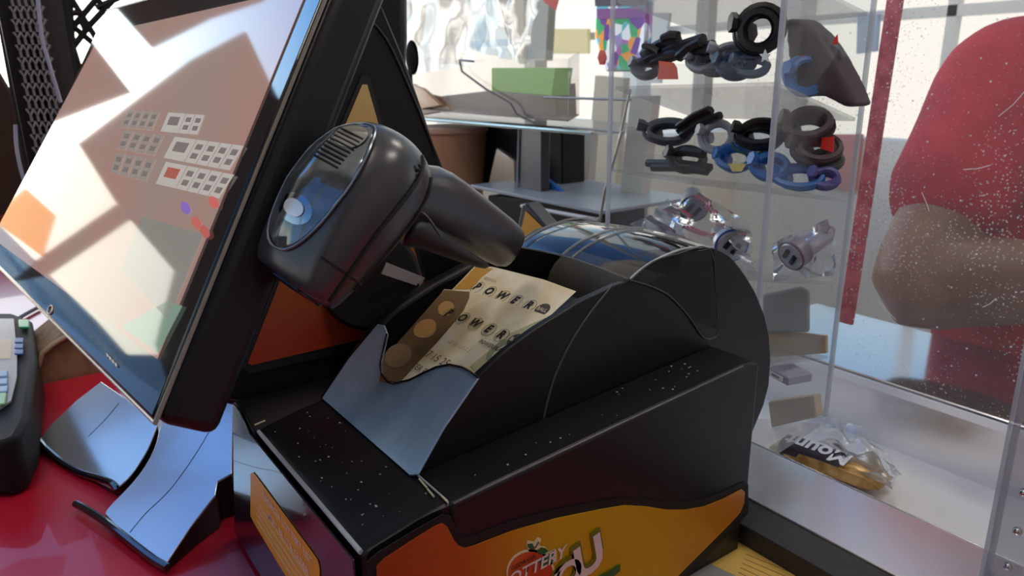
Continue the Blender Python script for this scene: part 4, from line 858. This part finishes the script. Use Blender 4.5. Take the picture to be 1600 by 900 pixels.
# lower shelves
tag(link('grey_pouch', prism([P(*q, .63) for q in [(1190, 460), (1250, 448), (1262, 456), (1262, 520), (1190, 520)]], (.006, 0, 0)), mat('pouch_grey', (.30, .31, .31), .6), bevel=.004, seg=3), 'flat grey pouch standing on the fourth shelf', 'pouch')
tag(link('beige_sheet', prism([P(*q, .635) for q in [(1185, 512), (1290, 525), (1290, 552), (1185, 560)]], (.004, 0, 0)), mat('beige_card', (.50, .37, .26), .7)), 'beige card lying below the grey pouch', 'card')
t = thing('adapter_box', 'small grey white adapter with a port opening on the lower shelf', 'adapter', P(1235, 608, .60))
a_, b_, c_, d_ = P(1196, 582, .585), P(1228, 600, .575), P(1268, 592, .60), P(1242, 566, .63)
part('case', prism([P(1198, 572, .575), P(1232, 590, .567), P(1270, 583, .60), P(1238, 567, .61)], (0, 0, -.0085)), mat('adapter_grey', (.33, .34, .42), .4), t, bevel=.0012)
pa_, pb_ = P(1198, 572, .575), P(1232, 590, .567)
def fp(k, z): return pa_.lerp(pb_, k)+V((-.0004, -.0002, z))
part('port', prism([fp(.12, -.0022), fp(.78, -.0022), fp(.78, -.0068), fp(.12, -.0068)], (-.0007, 0, 0)), WHITE, t)
part('port_slot', prism([fp(.28, -.0036), fp(.62, -.0036), fp(.62, -.0054), fp(.28, -.0054)], (-.0012, 0, 0)), mat('slot', (.2, .2, .24), .5), t)
tag(link('tan_box', prism([P(*q, .632) for q in [(1200, 628), (1272, 618), (1276, 652), (1205, 668)]], (.012, 0, 0)), mat('tan_card', (.52, .44, .36), .7), bevel=.001), 'tan cardboard box at the very bottom of the display case', 'box')

# ================================================================== CANDY BAR in plastic on the tray floor
t = thing('candy_bar', 'gold and brown wrapped candy bar lying in the steel tray', 'candy bar', onz(1310, 740, floor_z))
zc = floor_z+.014
pA, pB = onz(1222, 695, zc), onz(1375, 752, zc); dr = (pB-pA).normalized(); sdv = dr.cross(V((0, 0, 1))).normalized()
rings = []
for u, wv, h in [(-.06, .018, .0015), (0, .017, .006), (.08, .017, .011), (.5, .018, .012), (.9, .017, .011), (1.0, .017, .006), (1.06, .018, .0015)]:
    rings.append(ell(pA.lerp(pB, u), sdv*wv, V((0, 0, 1))*h, 14, 2.6))
WRP = gradient(mat('wrapper', (.4, .22, .05), .3, metal=.3), 'Y', [(0, (.45, .26, .06)), (.45, (.40, .22, .05)), (.6, (.03, .02, .02)), (1, (.06, .03, .03))], min(pA.y, pB.y), max(pA.y, pB.y))
part('wrapper', loft(rings), noise_mix(mat('wrapper_gold', (.45, .26, .07), .3, metal=.3), (.30, .16, .03), (.55, .34, .12), 60), t)
part('dark_label', loft([ell(pA.lerp(pB, u)+V((0, 0, .0008)), sdv*.0172, V((0, 0, 1))*.0118, 14, 2.6) for u in (.03, .35, .66)]), mat('label_dark', (.025, .018, .03), .35), t)
exc = -dr; eyc = (sdv*-1)
vt = onz(1300, 716, zc+.013)
fw = (C-vt).normalized(); nrm = (V((0, 0, 1))+fw*.8); 
part('lettering', text_bm('Mount', pA.lerp(pB, .40)+V((-.005, 0, .0135)), -dr, V((-.93, 0, -.30)), .026, bold=.03), mat('wrapper_letters', (.75, .78, .88), .4), t, smooth=0)
film('plastic_bag', [onz(*q, floor_z+.028) for q in [(1250, 664), (1335, 664), (1410, 735), (1388, 765)]], 'crumpled clear wrapper lying over the candy bar in the steel tray', BAG, seed=21, amp=.014)

# ================================================================== RIGHT ACRYLIC POST
t = thing('acrylic_brace', 'thick clear acrylic upright with screw dimples at the right edge', 'acrylic post', onz(1560, 900, .02))
b0, b1 = onz(1535, 905, .02), onx(1604, 640, onz(1535, 905, .02).x)
xr = b0.x
c0_ = onx(1560, 905, xr); c1_ = onx(1622, 640, xr)
part('slab', box((xr, c0_.y-.03, .0205), (xr+.014, b0.y, .26)), clear('thick_acrylic', (.80, .81, .83), 1.8, .22, (.6, .6, .63), .08), t, bevel=.001)
part('bright_edge', box((xr-.001, b0.y, .0205), (xr+.015, b0.y+.0022, .26)), ACE, t)
for x, y in ((1590, 830), (1575, 885), (1600, 770)):
    bm = bmesh.new(); bmesh.ops.create_icosphere(bm, subdivisions=2, radius=.003, matrix=Matrix.Translation(onx(x, y, xr-.0005))); part('screw_dimple', bm, CHR, t)
tag(link('wooden_block', prism([onx(*q, .76) for q in [(1588, 622), (1625, 628), (1625, 672), (1585, 655)]], (.012, 0, 0)), mat('pale_wood', (.50, .38, .24), .6), bevel=.001), 'pale wooden block on the tray lip at the right edge', 'block')

# ================================================================== PERSON
t = thing('person', 'person in a red short sleeve t-shirt with a bent bare arm behind the acrylic screen', 'person', (1.15, .3, -.9))
SKIN = noise_mix(mat('skin', (.20, .095, .06), .5), (.16, .075, .048), (.24, .12, .075), 12)
SHIRT = noise_mix(mat('red_jersey', (.42, .012, .03), .85), (.34, .008, .024), (.48, .016, .036), 9)
def ringd(c, a, b, n=18, p=2.0): return ell(c, a, b, n, p)
def limb(bm, js, n=16):
    """js: list of (point, radius); a tapering continuous limb"""
    pts = [j[0] for j in js]; rings = []
    sp_ = spline(pts, 4); rr = []
    for i in range(len(js)-1):
        for j in range(4): rr.append(js[i][1]+(js[i+1][1]-js[i][1])*j/4)
    rr.append(js[-1][1]); tube(sp_, rr, bm, n); 
    for k in (0, -1): bmesh.ops.create_icosphere(bm, subdivisions=2, radius=rr[k]*.97, matrix=Matrix.Translation(sp_[k]))
bm = bmesh.new()
S1, E1, W1 = U(1560, 130, .97), U(1430, 440, .90), U(1700, 440, .84)
S2, E2, W2 = U(1960, 100, 1.02), U(2060, 430, .97), U(1860, 430, .86)
limb(bm, [(S1, .058), (S1.lerp(E1, .5), .050), (E1, .050), (E1.lerp(W1, .25), .057), (E1.lerp(W1, .6), .052), (W1, .030)])
limb(bm, [(S2, .058), (S2.lerp(E2, .5), .05), (E2, .044), (E2.lerp(W2, .3), .048), (W2, .028)])
mid = (S1+S2)/2
sr = (S2-S1).normalized(); fwv = sr.cross(V((0, 0, 1))).normalized(); fwv = fwv if fwv.x < 0 else -fwv
for cz, wx, dp in (): pass
torso = [(-.62, .155, .10), (-.5, .16, .11), (-.3, .150, .105), (-.1, .165, .11), (0, .165, .10), (.05, .10, .075), (.09, .055, .055), (.15, .05, .052)]
loft([ell(mid+V((0, 0, z))-fwv*.03, sr*w_, fwv*d_, 24) for z, w_, d_ in torso], bm)
hc = mid + V((0, 0, .24)) - fwv*.01
loft([ell(hc+V((0, 0, z))+fwv*f, sr*w_, fwv*d_, 24) for z, w_, d_, f in [(-.115, .03, .03, .055), (-.09, .052, .07, .03), (-.03, .068, .09, .01), (.03, .074, .098, 0), (.08, .066, .085, -.005), (.11, .035, .045, -.008)]], bm)
limb(bm, [(hc+fwv*.09+V((0, 0, .012)), .009), (hc+fwv*.118+V((0, 0, -.025)), .014)])
for s in (-1, 1): bmesh.ops.create_icosphere(bm, subdivisions=2, radius=.02, matrix=Matrix.Translation(hc+sr*s*.076))
# hands, fingers closed loosely
for Wp, Ep in ((W1, E1), (W2, E2)):
    d = (Wp-Ep).normalized(); n2 = V((0, 0, 1)); s2 = d.cross(n2).normalized(); n2 = s2.cross(d)
    limb(bm, [(Wp, .029), (Wp+d*.05, .031), (Wp+d*.085, .027)])
    for k, ln in enumerate((.062, .072, .068, .054)):
        o0 = Wp+d*.085+n2*(.027-.018*k); limb(bm, [(o0, .0095), (o0+d*ln*.5-s2*.008, .0088), (o0+d*ln*.75-s2*.03, .008), (o0+d*ln*.6-s2*.045, .0072)], 8)
    o0 = Wp+d*.03+n2*.022; limb(bm, [(o0, .012), (o0+n2*.025+d*.03, .0105), (o0+n2*.028+d*.06-s2*.01, .009)], 8)
part('body', bm, SKIN, t, remesh=.006, smooth=180)
# shirt: torso shell + sleeves
bm = bmesh.new()
tors = [(-.66, .19, .135), (-.5, .188, .135), (-.34, .178, .128), (-.18, .182, .125), (-.05, .180, .12), (.03, .165, .105), (.065, .10, .08), (.08, .07, .065)]
loft([ell(mid+V((0, 0, z))-fwv*.03, sr*w_, fwv*d_, 28, 2.2) for z, w_, d_ in tors], bm)
for S, E in ((S1, E1), (S2, E2)):
    q = S.lerp(E, .70)
    limb(bm, [(S+(mid-S)*.25+V((0, 0, .015)), .07), (S+V((0, 0, .004)), .072), (S.lerp(E, .3), .074), (S.lerp(E, .52), .076), (S.lerp(E, .58), .077)])
part('red_shirt', bm, SHIRT, t, remesh=.008, smooth=180)
bm = bmesh.new()
loft([ell(hc+V((0, 0, z))-fwv*.016, sr*w_, fwv*d_, 24) for z, w_, d_ in [(-.02, .074, .085), (.03, .081, .098), (.08, .076, .092), (.115, .045, .055), (.125, .01, .01)]], bm)
part('hair', bm, mat('dark_hair', (.015, .011, .009), .7), t, smooth=180)
for s in (-1, 1):
    bm = bmesh.new(); bmesh.ops.create_icosphere(bm, subdivisions=2, radius=.011, matrix=Matrix.Translation(hc+sr*s*.03+fwv*.086+V((0, 0, .012)))); part('eye', bm, mat('eye_white', (.7, .68, .65), .3), t, smooth=180)
part('mouth', tube([hc+sr*x+fwv*(.098-x*x*8)+V((0, 0, -.062)) for x in (-.022, -.01, 0, .01, .022)], .004, seg=6), mat('lips', (.25, .08, .07), .5), t)
bm = bmesh.new(); hipc = mid + V((0, 0, -.66))
loft([ell(hipc+V((0, 0, z))-fwv*.03, sr*w_, fwv*d_, 20) for z, w_, d_ in [(.04, .165, .115), (-.1, .175, .12), (-.18, .17, .115)]], bm)
for s in (-1, 1): limb(bm, [(hipc+sr*s*.085+V((0, 0, -.12)), .085), (V((hipc.x, hipc.y, -.45))+sr*s*.09, .065), (V((hipc.x, hipc.y, -.86))+sr*s*.09, .045)])
part('trousers', bm, mat('dark_trousers', (.02, .022, .035), .8), t, remesh=.012, smooth=180)
for s in (-1, 1):
    bm = bmesh.new(); q = V((hipc.x, hipc.y, -.865))+sr*s*.09; loft([ell(q+fwv*f+V((0, 0, h-.03)), sr*w_, V((0, 0, 1))*h, 14) for f, w_, h in [(-.06, .025, .025), (-.03, .04, .035), (.06, .045, .03), (.14, .04, .022), (.17, .02, .015)]], bm); part('shoe', bm, MBL, t, smooth=180)
